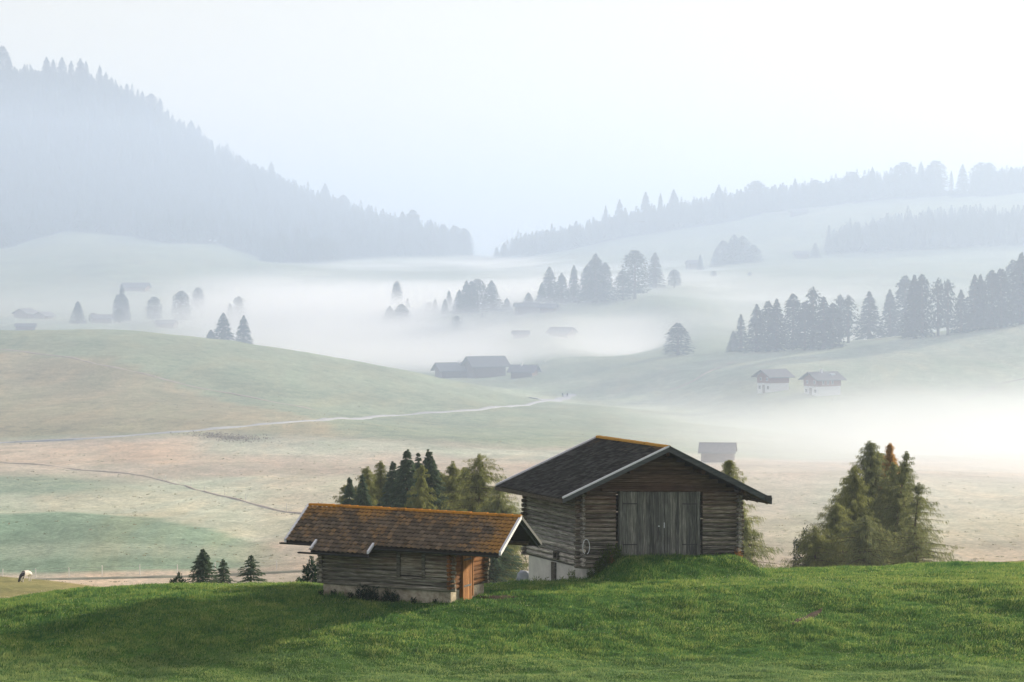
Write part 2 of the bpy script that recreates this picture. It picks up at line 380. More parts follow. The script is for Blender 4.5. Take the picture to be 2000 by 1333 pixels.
# ------------------------------------------------------------------ haze and valley fog (real volumes)
def fog_slab(name, dens, px0, px1, Y0, Y1, top, bottom=-75, wave=0.0, seed=0, taper=60, tilt=0.0, aniso=.25, col=(.95, .975, 1.0)):
    """closed bank of fog: plan follows the valley, top gently uneven and thinning to its rim"""
    nu, nv = 44, 26
    us = np.linspace(0, 1, nu); vs = np.linspace(0, 1, nv)
    Uu, Vv = np.meshgrid(us, vs)
    jit = fbm(Uu*5 + seed, Vv*2 + seed, 3)
    Yy = Y0 + (Y1-Y0)*Vv + (1-Vv)*fbm(Uu*6+seed, Uu*0+seed*1.7, 3)*taper*2
    Xx = (px0 + (px1-px0)*Uu - 1000)/FPX*Yy
    rim = np.minimum(np.minimum(smooth(0, .12, Uu), 1-smooth(.88, 1, Uu)), smooth(0, .10, Vv))
    T = top + tilt*(Uu-.5) + wave*fbm(Xx/160+seed, Yy/160+seed, 3)
    Zt = bottom + .5 + (T-bottom-.5)*(.35 + .65*rim)
    A = np.stack([Xx, Yy, Zt], -1).reshape(-1, 3); B = A.copy(); B[:, 2] = bottom
    V = np.concatenate([A, B]); n = nu*nv; I = np.arange(n).reshape(nv, nu)
    q = np.stack([I[:-1, :-1], I[:-1, 1:], I[1:, 1:], I[1:, :-1]], -1).reshape(-1, 4)
    q2 = q[:, ::-1] + n
    def side(a): return np.stack([a[:-1], a[:-1]+n, a[1:]+n, a[1:]], -1)
    sides = np.concatenate([side(I[0]), side(I[-1][::-1]), side(I[:, 0][::-1]), side(I[:, -1])])
    me = np_mesh(name, V, None, np.concatenate([q, q2, sides]))
    return tag(link(name, me, None, volume_mat('fog ' + str(seed), dens, col, aniso)), kind='stuff')
def haze_box():
    mb = MB(); mb.box(-4400, 4400, -420, 8800, -90, 228)
    tag(mb.build('haze', volume_mat('haze air', HAZE_D, (.62, .76, 1.0))), kind='stuff')
haze_box()
# low mist over the valley floor, then the white sea behind the hills, in soft nested banks
fog_slab('valley_mist', .00056, -900, 2900, 285, 5200, 125, seed=1, taper=25, col=(.58, .73, 1.0))
def fog_sea():
    """the white sea of fog behind the hills: thick below its uneven top, thinning over a few metres"""
    m, t, o = newmat('fog sea air'); c = objco(t); sep = N(t, 'ShaderNodeSeparateXYZ'); t.links.new(c, sep.inputs[0])
    x, y, z = sep.outputs
    top = N(t, 'ShaderNodeFloatCurve'); cv = top.mapping.curves[0]
    pts = [(1150, -37), (1240, -33.5), (1345, -24), (1430, -16.5), (1520, -13), (1800, -8), (2100, -2), (2500, 2)]
    while len(cv.points) < len(pts): cv.points.new(.5, .5)
    for q, (a, b) in zip(cv.points, pts): q.location = ((a-1100)/1500, (b+50)/60)
    top.mapping.update(); t.links.new(maprange(t, y, 1100, 2600), top.inputs['Value'])
    tp = mth(t, 'MULTIPLY_ADD', top.outputs[0], 60, -50)
    n = noise(t, c, 1.0, 3, .55, (.0045, .0030, .02), .6)
    tp = mth(t, 'ADD', tp, mth(t, 'MULTIPLY', mth(t, 'SUBTRACT', n, .5), 13))
    u = mth(t, 'DIVIDE', x, y)
    tp = mth(t, 'ADD', tp, maprange(t, u, -.02, .02, -3.0, 0.0))
    d = maprange(t, mth(t, 'SUBTRACT', tp, z), -2.5, 7.0)
    lf = maprange(t, mth(t, 'ADD', u, mth(t, 'MULTIPLY', mth(t, 'SUBTRACT', n, .5), .03)), -.125, -.068, .13, 1.0)
    rt = maprange(t, u, .088, .16, 1.0, .40)
    nr = maprange(t, y, 1168, 1215)
    d = mth(t, 'MULTIPLY', mth(t, 'MULTIPLY', mth(t, 'MULTIPLY', mth(t, 'MULTIPLY', d, d), lf), rt), nr)
    v = N(t, 'ShaderNodeVolumePrincipled'); t.links.new(mth(t, 'MULTIPLY', d, .034), v.inputs['Density'])
    v.inputs['Color'].default_value = (.95, .965, 1.0, 1); v.inputs['Anisotropy'].default_value = .2
    t.links.new(v.outputs[0], o.inputs['Volume'])
    mb = MB(); mb.hexa([(-480, 1160, -72), (520, 1160, -72), (900, 2450, -72), (-800, 2450, -72), (-480, 1160, 14), (520, 1160, 14), (900, 2450, 14), (-800, 2450, 14)])
    ob = mb.build('fog_bank', m); m.cycles.volume_step_rate = FOG_STEP
    tag(ob, kind='stuff')
fog_sea()
def gully_fog():
    """thin fog drawn along the hollow on the right, spilling out over the plain"""
    m, t, o = newmat('gully fog air'); c = objco(t); sep = N(t, 'ShaderNodeSeparateXYZ'); t.links.new(c, sep.inputs[0])
    x, y, z = sep.outputs; u = mth(t, 'DIVIDE', x, y)
    n = noise(t, c, 1.0, 3, .55, (.012, .007, .03), .6)
    top = mth(t, 'ADD', maprange(t, u, .05, .19, -43.0, -34.0), mth(t, 'MULTIPLY', mth(t, 'SUBTRACT', n, .5), 7))
    d = maprange(t, mth(t, 'SUBTRACT', top, z), -1.5, 6.0)
    d = mth(t, 'MULTIPLY', mth(t, 'MULTIPLY', d, maprange(t, y, 330, 800)), maprange(t, u, .000, .045))
    d = mth(t, 'MULTIPLY', d, mth(t, 'MULTIPLY', maprange(t, y, 910, 790, .22, 1.0), maprange(t, y, 1120, 980)))
    d2 = maprange(t, mth(t, 'SUBTRACT', mth(t, 'ADD', mth(t, 'MULTIPLY', n, 8), -33), z), -1.0, 7.0)
    d2 = mth(t, 'MULTIPLY', mth(t, 'MULTIPLY', d2, maprange(t, u, .03, .13)), mth(t, 'MULTIPLY', maprange(t, y, 335, 470), maprange(t, y, 780, 600)))
    d = mth(t, 'ADD', mth(t, 'MULTIPLY', d, .34), mth(t, 'MULTIPLY', d2, .40))
    v = N(t, 'ShaderNodeVolumePrincipled'); t.links.new(mth(t, 'MULTIPLY', d, .016), v.inputs['Density'])
    v.inputs['Color'].default_value = (.86, .92, 1.0, 1); v.inputs['Anisotropy'].default_value = .2
    t.links.new(v.outputs[0], o.inputs['Volume'])
    mb = MB(); mb.hexa([(-2, 330, -70), (160, 330, -70), (480, 1120, -70), (-10, 1120, -70), (-2, 330, -28), (160, 330, -28), (480, 1120, -28), (-10, 1120, -28)])
    tag(mb.build('fog_bank', m), kind='stuff'); m.cycles.volume_step_rate = FOG_STEP
gully_fog()
# ------------------------------------------------------------------ trees
def crown_arrays(r, H, Rr, nb, ntw, tl, tw, t0=.08, prof=.9, rise=.0, droop=.35, tip=.12, hang=.2, side=.6, jit=.15, lean=(0, 0), blunt=0.0, sparse=0.0, vary=.35, az=None):
    """needle sprays along every branch; returns triangles (n,3,3) and branch polylines"""
    t = t0 + (1-t0)*np.sort(r.random(nb)**1.05); t[-3:] = (.97, .985, 1.0)
    a = np.arange(nb)*2.39996 + r.random(nb)*.7
    if az is not None: a = az[0] + (r.random(nb)-.5)*az[1]
    p = (1-t)**prof
    if blunt: p = np.minimum(p, 1)*(1-blunt) + blunt*np.sqrt(np.clip(1-((t-.45)/.56)**2, 0, 1))
    L = Rr*p*(1-vary+r.random(nb)*vary*1.5) + .02*Rr
    if sparse: L = L*np.where(r.random(nb) < sparse, r.uniform(.15, .5, nb), 1)
    cx = lean[0]*t*t*H; cy = lean[1]*t*t*H
    n = nb*ntw
    bi = np.repeat(np.arange(nb), ntw)
    s = r.random(n)**.75; s[::ntw] = 1.0
    Lb = L[bi]; ab = a[bi]
    ca, sa = np.cos(ab), np.sin(ab)
    dz = Lb*(rise*s - droop*s**2 + tip*s**3)
    wid = side*Lb*.30*(1-s*.8)*(r.random(n)-.5)*2
    px = cx[bi] + ca*Lb*s - sa*wid + (r.random(n)-.5)*jit; py = cy[bi] + sa*Lb*s + ca*wid + (r.random(n)-.5)*jit
    pz = t[bi]*H + dz + (r.random(n)-.5)*jit - np.abs(wid)*.25
    # spray direction: outwards, sideways and hanging
    sg = np.sign(wid+1e-6)*(r.random(n)*side + .15)
    dx = ca*.8 - sa*sg; dy = sa*.8 + ca*sg; dzz = -hang - droop*.6*s + (r.random(n)-.5)*.5 + .25*(t[bi] > .96)
    D = np.stack([dx, dy, dzz], -1); D /= np.linalg.norm(D, axis=1, keepdims=True)
    ln = tl*(.6+.8*r.random(n))*np.clip((1-t[bi])/.12, .35, 1)
    Sd = np.cross(D, r.normal(size=(n, 3))); Sd /= np.linalg.norm(Sd, axis=1, keepdims=True)+1e-9
    Pp = np.stack([px, py, pz], -1)
    w = (tw*(.6+.8*r.random(n)))[:, None]
    a0 = Pp - Sd*w; a1 = Pp + Sd*w; a2 = Pp + D*ln[:, None]
    tri = np.stack([a0, a1, a2], 1)
    return tri, (t, a, L, cx, cy)
def tri_mesh(name, tri):
    V = tri.reshape(-1, 3); return np_mesh(name, V, np.arange(len(V)).reshape(-1, 3))
def trunk_mesh(name, H, r0, br=None, lean=(0, 0), shape=(0, .35, .12), n=7, bthick=.009, from_=0.0):
    mb = MB(); k = 7; pts = []
    for i in range(k+1):
        t = from_ + (1-from_)*i/k; pts.append((Vector((lean[0]*t*t*H, lean[1]*t*t*H, t*H*(.97))), r0*(1-t)**.9 + .012))
    for i in range(k): mb.tube(pts[i][0], pts[i+1][0], pts[i][1], pts[i+1][1], n)
    if br is not None:
        t, a, L, cx, cy = br; rise, droop, tip = shape
        for i in range(len(t)):
            q = []
            for s in (0, .3, .6, .9):
                q.append(Vector((cx[i]+math.cos(a[i])*L[i]*s, cy[i]+math.sin(a[i])*L[i]*s, t[i]*H + L[i]*(rise*s-droop*s*s+tip*s**3))))
            for j in range(3): mb.tube(q[j], q[j+1], bthick*L[i]*(1-.3*j)+.006, bthick*L[i]*(1-.3*(j+1))+.004, 3)
    return mb.mesh(name)
M = {}
M['bark'] = plain_mat('bark', (.085, .065, .05), .95, .35, 6)
M['spruce'] = leaf_mat('spruce needles', [(.058, .098, .074), (.10, .152, .10), (.15, .20, .12)], .25)
M['larch'] = leaf_mat('larch needles', [(.105, .130, .055), (.19, .215, .080), (.30, .31, .115)], .45)
M['larch_dark'] = leaf_mat('dark larch needles', [(.10, .135, .075), (.185, .215, .10), (.29, .30, .13)], .4)
M['larch_gold'] = leaf_mat('turning larch needles', [(.24, .16, .06), (.42, .26, .09), (.52, .34, .13)], .45)
M['far_spruce'] = leaf_mat('far spruce needles', [(.018, .032, .022), (.034, .052, .034)], .15, isl=False)
M['bush'] = leaf_mat('bush leaves', [(.012, .030, .018), (.022, .050, .028), (.040, .075, .035)], .3)
NEAR = dict(
 spruce=dict(nb=420, ntw=60, tl=.34, tw=.036, vary=.32, prof=.92, rise=.05, droop=.30, tip=.16, hang=.35, side=.75, jit=.10),
 larch=dict(nb=300, ntw=100, tl=.30, tw=.018, blunt=.08, prof=.66, rise=.25, droop=.62, tip=.34, hang=1.05, side=.5, jit=.26, sparse=.3, vary=.6),
)
def near_tree(kind, px, top, Y, wpx, label, cat, mat=None, seed=0, dens=1.0, lean=(0, 0), group=None, name=None, base=None, base_row=None, **ov):
    g = G(px, Y, .15)
    if base is not None: g.z = base
    H = P(px, top, Y).z - g.z; Rr = wpx/FPX*Y/2; Rr *= (1.12 if kind == 'spruce' else 1.0)*max(1.0, min(2.0, H/(P(px, top, Y).z - P(px, min(1140, base_row or 1140), Y).z)))**.8
    kw = dict(NEAR[kind]); kw.update(ov); kw['nb'] = int(kw['nb']*dens*max(.4, min(1.6, H/12)))
    g = Vector((g.x - lean[0]*H, g.y - lean[1]*H, g.z))
    r = np.random.default_rng(seed+100)
    nm = name or (kind + '_tree')
    root = empty(nm, g, 0, label, cat, group)
    tri, br = crown_arrays(r, H, Rr, lean=lean, **kw)
    sel = np.argsort(-br[2])[:int(len(br[2])*.75)]
    b2 = tuple(v[sel] for v in br)
    link('trunk', trunk_mesh('trunk', H, .016*H+.03, b2, lean, (kw['rise'], kw['droop'], kw['tip'])), root, M['bark'])
    link('crown', tri_mesh('crown', tri), root, mat or M[kind])
    return root
# shared shapes for the trees far away
FARK = {}
def far_mesh(kind, v):
    key = (kind, v)
    if key in FARK: return FARK[key]
    r = np.random.default_rng(hash(kind) % 1000 if False else sum(map(ord, kind))*7 + v)
    P_ = dict(spruce=dict(Rr=.24, nb=320, ntw=10, tl=.05, tw=.010, vary=.25, prof=.9, rise=.0, droop=.28, tip=.1, hang=.3, jit=.01, t0=.04),
              slim=dict(Rr=.14, nb=260, ntw=8, tl=.045, tw=.008, vary=.25, prof=.9, rise=.0, droop=.3, tip=.15, hang=.3, jit=.01, t0=.05),
              round=dict(Rr=.30, nb=300, ntw=10, tl=.055, tw=.011, vary=.25, prof=.45, rise=.2, droop=.15, tip=.0, hang=.1, jit=.03, t0=.12, blunt=.65),
              broad=dict(Rr=.30, nb=320, ntw=12, tl=.05, tw=.010, vary=.28, prof=.65, rise=.15, droop=.25, tip=.05, hang=.2, jit=.02, t0=.05, blunt=.25),
              open=dict(Rr=.30, nb=190, ntw=12, tl=.05, tw=.009, prof=.6, rise=.25, droop=.35, tip=.15, hang=.6, jit=.03, t0=.15, blunt=.35, sparse=.25, vary=.5))[kind]
    tri, br = crown_arrays(r, 1.0, **P_)
    cm = tri_mesh('crown', tri); cm.materials.append(M['far_spruce'])
    tm = trunk_mesh('trunk', 1.0, .022, None); tm.materials.append(M['bark'])
    FARK[key] = (cm, tm); return FARK[key]
_v = [0]; WF = 1.15
def far_tree(kind, px, top, basepy, Y, wpx, label, group=None, name=None, cat='tree', fixed=False):
    """one tree in the distance with its own trunk and crown"""
    _v[0] += 1
    if not fixed: Y = solveY(px, basepy, Y*.94, Y*1.06)
    x = (px-1000)/FPX*Y; zt = -(top-HY)/FPX*Y; zb = min(-(basepy-HY)/FPX*Y, zt-2); zg = tz(x, Y)
    zb = zg if not fixed else min(zb, zg)
    H = zt - zb
    if H < 1.5: zb = zt - 3; H = 3
    cm, tm = far_mesh(kind, _v[0] % 4)
    k = dict(spruce=.42, slim=.28, round=.60, broad=.60, open=.60)[kind]
    wd = wpx/FPX*Y/k*WF
    nm = name or {'spruce': 'spruce_tree', 'slim': 'spruce_tree', 'round': 'stone_pine_tree', 'broad': 'fir_tree', 'open': 'larch_tree'}[kind]
    root = empty(nm, (x, Y, zb - .1), _v[0]*1.7, label, cat, group)
    for n_, me in (('trunk', tm), ('crown', cm)):
        o = bpy.data.objects.new(n_, me); COL.objects.link(o); o.parent = root
        o.scale = (wd, wd, H)
    return root
# ------------------------------------------------------------------ the two log buildings
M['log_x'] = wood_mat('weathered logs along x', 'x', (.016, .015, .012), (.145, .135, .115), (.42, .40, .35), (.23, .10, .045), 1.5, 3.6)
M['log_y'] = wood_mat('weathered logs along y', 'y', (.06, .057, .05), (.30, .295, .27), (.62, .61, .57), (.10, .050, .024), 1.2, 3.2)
M['hut_x'] = wood_mat('hut logs along x', 'x', (.036, .033, .026), (.17, .16, .13), (.46, .44, .38), (.19, .085, .032), 1.0, 2.3, .85)
M['hut_sunlit'] = wood_mat('hut logs with painted warm sun', 'y', (.030, .016, .008), (.13, .065, .028), (.30, .16, .07), (.30, .12, .035), .2, 1.6, .8)  # warm sun on the door wall is put into the log colour
M['gable'] = wood_mat('brown gable boards', 'x', (.03, .025, .02), (.12, .092, .068), (.28, .21, .155), (.085, .032, .014), 2.0, 4.0, .75)
M['door'] = wood_mat('grey door planks', 'z', (.040, .043, .042), (.125, .132, .125), (.30, .31, .285), (.10, .07, .03), 2.6, 4.6, .35)
M['door_sunlit'] = wood_mat('brown door planks with painted warm sun', 'z', (.07, .032, .013), (.27, .13, .05), (.46, .26, .11), (.30, .13, .045), -1, 1, .45)  # brown planks, the low sun's orange painted into their tones
M['plank'] = wood_mat('grey planks', 'x', (.030, .028, .022), (.09, .085, .07), (.20, .19, .165), (.10, .06, .03), 2, 4, .4)
M['fascia'] = plain_mat('grey fascia board', (.085, .095, .10), .8, .3, 4, vs=(.4, 3, 3))
M['white_metal'] = plain_mat('white painted flashing', (.66, .70, .73), .55, .12, 2, .4)
M['dark_metal'] = plain_mat('dark gutter', (.035, .034, .036), .55, .2, 4, .4)
M['under'] = plain_mat('dark roof boarding', (.030, .024, .020), .9, .3, 5)
def stone_mat():
    m, t, o = newmat('rough lime plaster'); c = objco(t)
    n = noise(t, c, 2.2, 7, .7); n2 = noise(t, c, 9, 5, .7)
    k = ramp(t, n, [(.30, (.17, .14, .10)), (.46, (.34, .30, .23)), (.62, (.47, .43, .34))]).outputs[0]
    k = mix(t, .5, k, ramp(t, n2, [(.3, (.7, .7, .7)), (.7, (1.2, 1.2, 1.2))]).outputs[0], 'MULTIPLY')
    bsdf(t, o, k, .95, .1, n2, .6, .03); return m
M['stone'] = stone_mat()
M['lime'] = plain_mat('white limewash', (.62, .62, .58), .9, .14, 1.6)
def tile_mat(name, base, lichen, amount, edge=None, lo=.72, hi=1.35):
    """clay tiles, each its own tone, lichen in patches, with more orange by the ridge and gable edge"""
    m, t, o = newmat(name); c = objco(t); isl = island(t)
    b = ramp(t, isl, [(0, tuple(x*lo for x in base)), (.5, base), (1, tuple(x*hi for x in base))]).outputs[0]
    n = noise(t, c, 1.1, 5, .65); n2 = noise(t, c, 14, 5, .75)
    f = mth(t, 'ADD', mth(t, 'MULTIPLY', n, 1.0), mth(t, 'MULTIPLY', n2, .75)); f = mth(t, 'ADD', f, mth(t, 'MULTIPLY', isl, .16))
    if edge:
        sep = N(t, 'ShaderNodeSeparateXYZ'); t.links.new(c, sep.inputs[0])
        for ax, a, b_, k in edge: f = mth(t, 'ADD', f, maprange(t, sep.outputs[ax], a, b_, 0, k))
    mk = ramp(t, maprange(t, f, amount, amount + .32), [(0, (0,)*3), (1, (1,)*3)]).outputs[0]
    lc = mix(t, n2, tuple(x*.5 for x in lichen), tuple(x*1.35 for x in lichen))
    bsdf(t, o, mix(t, mth(t, 'MULTIPLY', mk, .85), b, lc), .9, .12, n2, .5, .01); return m
M['hut_tile'] = tile_mat('lichened clay tiles', (.155, .125, .092), (.46, .25, .07), 1.0, [(0, .9, 2.4, .42), (2, 2.95, 3.5, .20), (0, -5.9, -7.6, .15)])  # right-end entry paints warm sunlight as extra orange over the lichen
M['hut_ridge'] = tile_mat('lichened ridge tiles', (.11, .07, .035), (.55, .25, .035), .60)
M['barn_tile'] = tile_mat('dark slate brown tiles', (.036, .038, .036), (.19, .11, .035), 1.18, [(2, 4.9, 5.6, .22), (1, 1.0, -.9, .10)], .5, 1.9)
M['barn_ridge'] = tile_mat('yellow lichened ridge tiles', (.16, .10, .04), (.58, .33, .07), .50)

def log_wall(mb, rr, o, d, length, z0, n, h, thick, ext=.22, off=0.0, skip=None):
    """round-faced logs laid up on one another, each a little bowed and its ends running past the corner"""
    d = Vector(d); nrm = Vector((d.y, -d.x, 0)); o = Vector(o)
    for i in range(n):
        zc = z0 + h*(i+.5) + off
        segs = [(-ext*rr.uniform(.8, 1.15), length + ext*rr.uniform(.8, 1.15))]
        if skip:
            for (a, b, za, zb) in skip:
                if za < zc < zb: segs = [s for (p, q) in segs for s in ((p, a), (b, q)) if s[1]-s[0] > .05]
        rad0 = h*.53*rr.uniform(.93, 1.07); b1, b2 = rr.uniform(-.02, .02), rr.uniform(-.014, .014)
        for (p, q) in segs:
            K = max(3, int((q-p)/.6)); rings = []
            for k in range(K+1):
                s = p + (q-p)*k/K; w = math.sin(math.pi*(s/length if length else 0))
                c = o + d*s + Vector((0, 0, zc + b1*w + rr.uniform(-.006, .006))) + nrm*(b2*w)
                ring = []; rad = rad0*(.80 if k in (0, K) and ext > .1 and (p < 0 if k == 0 else q > length) else 1)
                for a in range(10):
                    an = 2*math.pi*a/10 + .31
                    rz = rad*(1 if abs(math.sin(an)) < .9 else .985)
                    ring.append(c + nrm*(math.cos(an)*thick*.5*rr.uniform(.96, 1.04)) + Vector((0, 0, math.sin(an)*rz)))
                rings.append(ring)
            vs = [v for r_ in rings for v in r_]; fs = [tuple(range(10))[::-1], tuple(range(len(vs)-10, len(vs)))]
            for k in range(K):
                for a in range(10): fs.append((k*10+a, k*10+(a+1) % 10, (k+1)*10+(a+1) % 10, (k+1)*10+a))
            mb.add(vs, fs)
def tile_field(rr, origin, along, down, nu, nv, tw, tl, amp=.028, lift=.035, nsub=5, skipfn=None):
    """interlocking pantiles: every tile a curved, thick-edged leaf lapping the one below; returns arrays"""
    along, down = Vector(along), Vector(down); up = along.cross(down).normalized()
    if up.z < 0: up = -up
    V = []; F = []
    prof = [(0, .35), (.16, 1.0), (.34, .55), (.62, -.35), (.86, -.30), (1.04, .30)] if nsub == 5 else [(0, .2), (.3, 1), (.65, -.3), (1.03, .2)]
    for j in range(nv):
        for i in range(nu):
            if skipfn and skipfn(i, j): continue
            jx, jy, jz = rr.uniform(-.006, .006), rr.uniform(-.012, .012), rr.uniform(-.004, .006)
            b = len(V); m = len(prof)
            for (s, t_, l) in ((0, 0, 0.0), (1, 1.10, lift), (2, 1.10, lift-.022)):
                for (q, hgt) in prof:
                    p = Vector(origin) + along*((i+q)*tw + jx) + down*((j+t_)*tl + jy) + up*(hgt*amp + l + jz)
                    V.append(tuple(p))
            for s in range(2):
                for k in range(m-1): F.append((b+s*m+k, b+(s+1)*m+k, b+(s+1)*m+k+1, b+s*m+k+1))
    return V, F
def arr_build(name, V, F, mat, parent, shear=0.0, pivot=0.0, smooth_=False):
    V = np.array(V); V[:, 2] += shear*(V[:, 0]-pivot)
    return link(name, np_mesh(name, V, None, np.array(F), smooth_), parent, mat)
def slab(mb, p0, p1, p2, p3, th):
    """roof deck: four top corners, thickness straight down"""
    mb.hexa([Vector(p) - Vector((0, 0, th)) for p in (p0, p1, p2, p3)] + [Vector(p) for p in (p0, p1, p2, p3)])

# ---- the big barn ------------------------------------------------------------
def build_barn():
    rr = random.Random(5); W, D = 7.89, 6.16; K = -.037; PV = W/2; SL = .447; ap = 5.56; so = 1.285; pf, pb = .89, .67
    Z0 = -14.24
    root = empty('log_barn', (BX, BY, Z0), AL, 'large weathered log barn with wide dark roof and grassy ramp up to its plank doors', 'barn')
    def rz(x): return ap - SL*abs(x - W/2)                       # roof surface height
    B = lambda mb, name, mat, par=root: mb.build(name, mat, par, K, PV)
    # walls
    h = .205; dl, dr, dz0, dz1 = 1.85, 5.91, .58, 3.50
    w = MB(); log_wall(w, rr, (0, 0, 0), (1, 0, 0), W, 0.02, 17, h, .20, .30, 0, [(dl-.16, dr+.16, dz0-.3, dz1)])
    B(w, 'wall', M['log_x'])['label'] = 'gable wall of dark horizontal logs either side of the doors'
    g = MB(); z = 3.53
    while z < ap - .30:
        hh = .19; half = (ap - .20 - (z+hh))/SL + .1
        if half < .1: break
        y = rr.uniform(-.045, -.02)
        g.box(W/2-half, W/2+half, y, .10, z, z+hh-.012); z += hh
    B(g, 'gable_boards', M['gable'])
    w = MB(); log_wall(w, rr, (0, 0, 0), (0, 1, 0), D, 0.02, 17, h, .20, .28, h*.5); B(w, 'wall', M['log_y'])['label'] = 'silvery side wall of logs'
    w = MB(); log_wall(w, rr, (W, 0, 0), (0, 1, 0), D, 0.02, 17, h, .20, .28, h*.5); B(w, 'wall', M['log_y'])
    w = MB(); log_wall(w, rr, (0, D, 0), (1, 0, 0), W, 0.02, 17, h, .20, .28, 0); B(w, 'wall', M['log_x'])
    g2 = MB(); z = 3.53
    while z < ap - .30:
        half = (ap - .20 - (z+.19))/SL + .1
        g2.box(W/2-half, W/2+half, D-.06, D+.03, z, z+.178); z += .19
    B(g2, 'gable_boards', M['gable'])
    # base
    b = MB(); b.hexa([(.06, .02, -2.4), (W-.06, .02, -2.4), (W-.06, D-.02, -2.4), (.06, D-.02, -2.4), (.06, .02, .03), (W-.06, .02, .03), (W-.06, D-.02, .03), (.06, D-.02, .03)])
    B(b, 'stone_base', M['lime'])
    p = MB(); p.box(-.03, .10, 2.9, 3.32, -2.2, .0); q = B(p, 'base_post', M['plank'])
    # door
    c = MB(); c.box(dl+.16, dr-.16, .06, .10, dz0, dz1)
    dleaf = MB(); x = dl + .16; n = 0; mid = (dl+dr)/2 + .25
    for k, (a, bb) in enumerate(((dl+.15, mid-.012), (mid+.012, dr-.15))):
        dm = MB(); x = a
        while x < bb - .03:
            ww = min(rr.uniform(.12, .21), bb-x); 
            if bb-x-ww < .07: ww = bb-x
            yy = rr.uniform(-.018, .0); top = dz1 - rr.uniform(0, .02)
            dm.box(x+.005, x+ww-.005, -.085+yy, -.02, dz0 + rr.uniform(.0, .04), top); x += ww
        dob = B(dm, 'door_leaf', M['door'])
        for zz in (dz0+.50, dz0+2.35):
            st = MB(); st.box(*((a+.02, a+.75) if k == 0 else (bb-.75, bb-.02)), -.118, -.098, zz, zz+.045)
            st.build('hinge_strap', M['dark_metal'], dob, K, PV)
    lt = MB(); lt.box(mid-.05, mid-.02, -.14, -.09, dz0+1.28, dz0+1.52); B(lt, 'latch', M['white_metal'])
    lt = MB(); lt.box(mid-.34, mid-.27, -.13, -.10, dz0+1.33, dz0+1.38); B(lt, 'keyhole_plate', M['white_metal'])
    for a in (dl, dr-.15):
        f = MB(); f.box(a, a+.15, -.14, .05, dz0-.05, dz1+.02); B(f, 'door_post', M['door'])['label'] = 'pale door post'
    f = MB(); f.box(dl-.9, dr+.9, -.13, .02, dz1+.02, dz1+.13); B(f, 'lintel', M['gable'])
    f = MB(); f.box(dl-.05, dr+.05, -.22, .0, dz0-.14, dz0-.05); B(f, 'sill', M['plank'])
    # small window low in the side wall
    wf = MB()
    for (a, bb, c_, d_) in ((3.0, 3.06, .20, .56), (3.40, 3.46, .20, .56)): wf.box(-.20, -.06, a-.75, bb-.75, c_, d_)
    wf.box(-.20, -.06, 2.31, 2.65, .50, .56); wf.box(-.20, -.06, 2.31, 2.65, .20, .26)
    wn = B(wf, 'window', M['plank']); pn = MB(); pn.box(-.13, -.10, 2.31, 2.65, .26, .50); pn.build('pane', M['under'], wn, K, PV)
    # roof decks
    e0 = (-so, rz(-so)); e1 = (W+so, rz(W+so))
    deck = MB()
    slab(deck, (-so, -pf+.02, rz(-so)-.03), (W/2, -pf+.02, ap-.03), (W/2, D+pb-.02, ap-.03), (-so, D+pb-.02, rz(-so)-.03), .10)
    slab(deck, (W/2, -pf+.02, ap-.03), (W+so, -pf+.02, rz(W+so)-.03), (W+so, D+pb-.02, rz(W+so)-.03), (W/2, D+pb-.02, ap-.03), .10)
    roof = B(deck, 'roof', M['under'])
    for sgn in (-1, 1):
        dn = Vector((sgn, 0, -SL)).normalized(); Ls = (W/2+so)/dn.x*sgn
        V, F = tile_field(rr, (W/2, -pf, ap), (0, 1, 0), dn, 38, 26, (D+pf+pb)/38, Ls/26, .016, .022, 3)
        arr_build('roof_tiles', V, F, M['barn_tile'], roof, K, PV)
    # ridge caps
    rm = MB(); nr = 24
    for i in range(nr):
        a = -pf + (D+pf+pb)*i/nr; bb = a + (D+pf+pb)/nr*1.16; r0 = .115 + rr.uniform(-.006, .006)
        vs = []; 
        for (yy, r_) in ((a, r0*1.12), (bb, r0*.94)):
            for k in range(7):
                an = math.pi*(k/6); vs.append((W/2 + math.cos(an)*r_*1.15, yy, ap - .01 + math.sin(an)*r_))
        rm.add(vs, [(k, k+1, k+8, k+7) for k in range(6)] + [(0, 1, 2, 3, 4, 5, 6), (13, 12, 11, 10, 9, 8, 7)])
    rm.build('ridge_tiles', M['barn_ridge'], roof, K, PV)
    # barge boards on the gable, pale flashing on top
    for yy in (-pf-.05, D+pb+.0):
        for sgn in (-1, 1):
            bm_ = MB(); xe = W/2 + sgn*(W/2+so+.02); ze = ap - SL*(W/2+so+.02)
            a0 = Vector((W/2, yy, ap+.02)); a1 = Vector((xe, yy, ze+.02)); t = .21
            bm_.hexa([a0-Vector((0,0,t)), a1-Vector((0,0,t)), a1+Vector((0,.05,-t)), a0+Vector((0,.05,-t)), a0, a1, a1+Vector((0,.05,0)), a0+Vector((0,.05,0))])
            B(bm_, 'barge_board', M['fascia'], roof) if False else bm_.build('barge_board', M['fascia'], roof, K, PV)
            fl = MB(); a0 = a0 + Vector((0, -.03, .075)); a1 = a1 + Vector((0, -.03, .075)); t = .07
            fl.hexa([a0-Vector((0,0,t)), a1-Vector((0,0,t)), a1+Vector((0,.13,-t)), a0+Vector((0,.13,-t)), a0, a1, a1+Vector((0,.13,0)), a0+Vector((0,.13,0))])
            fl.build('flashing', M['white_metal'] if sgn < 0 else M['fascia'], roof, K, PV)
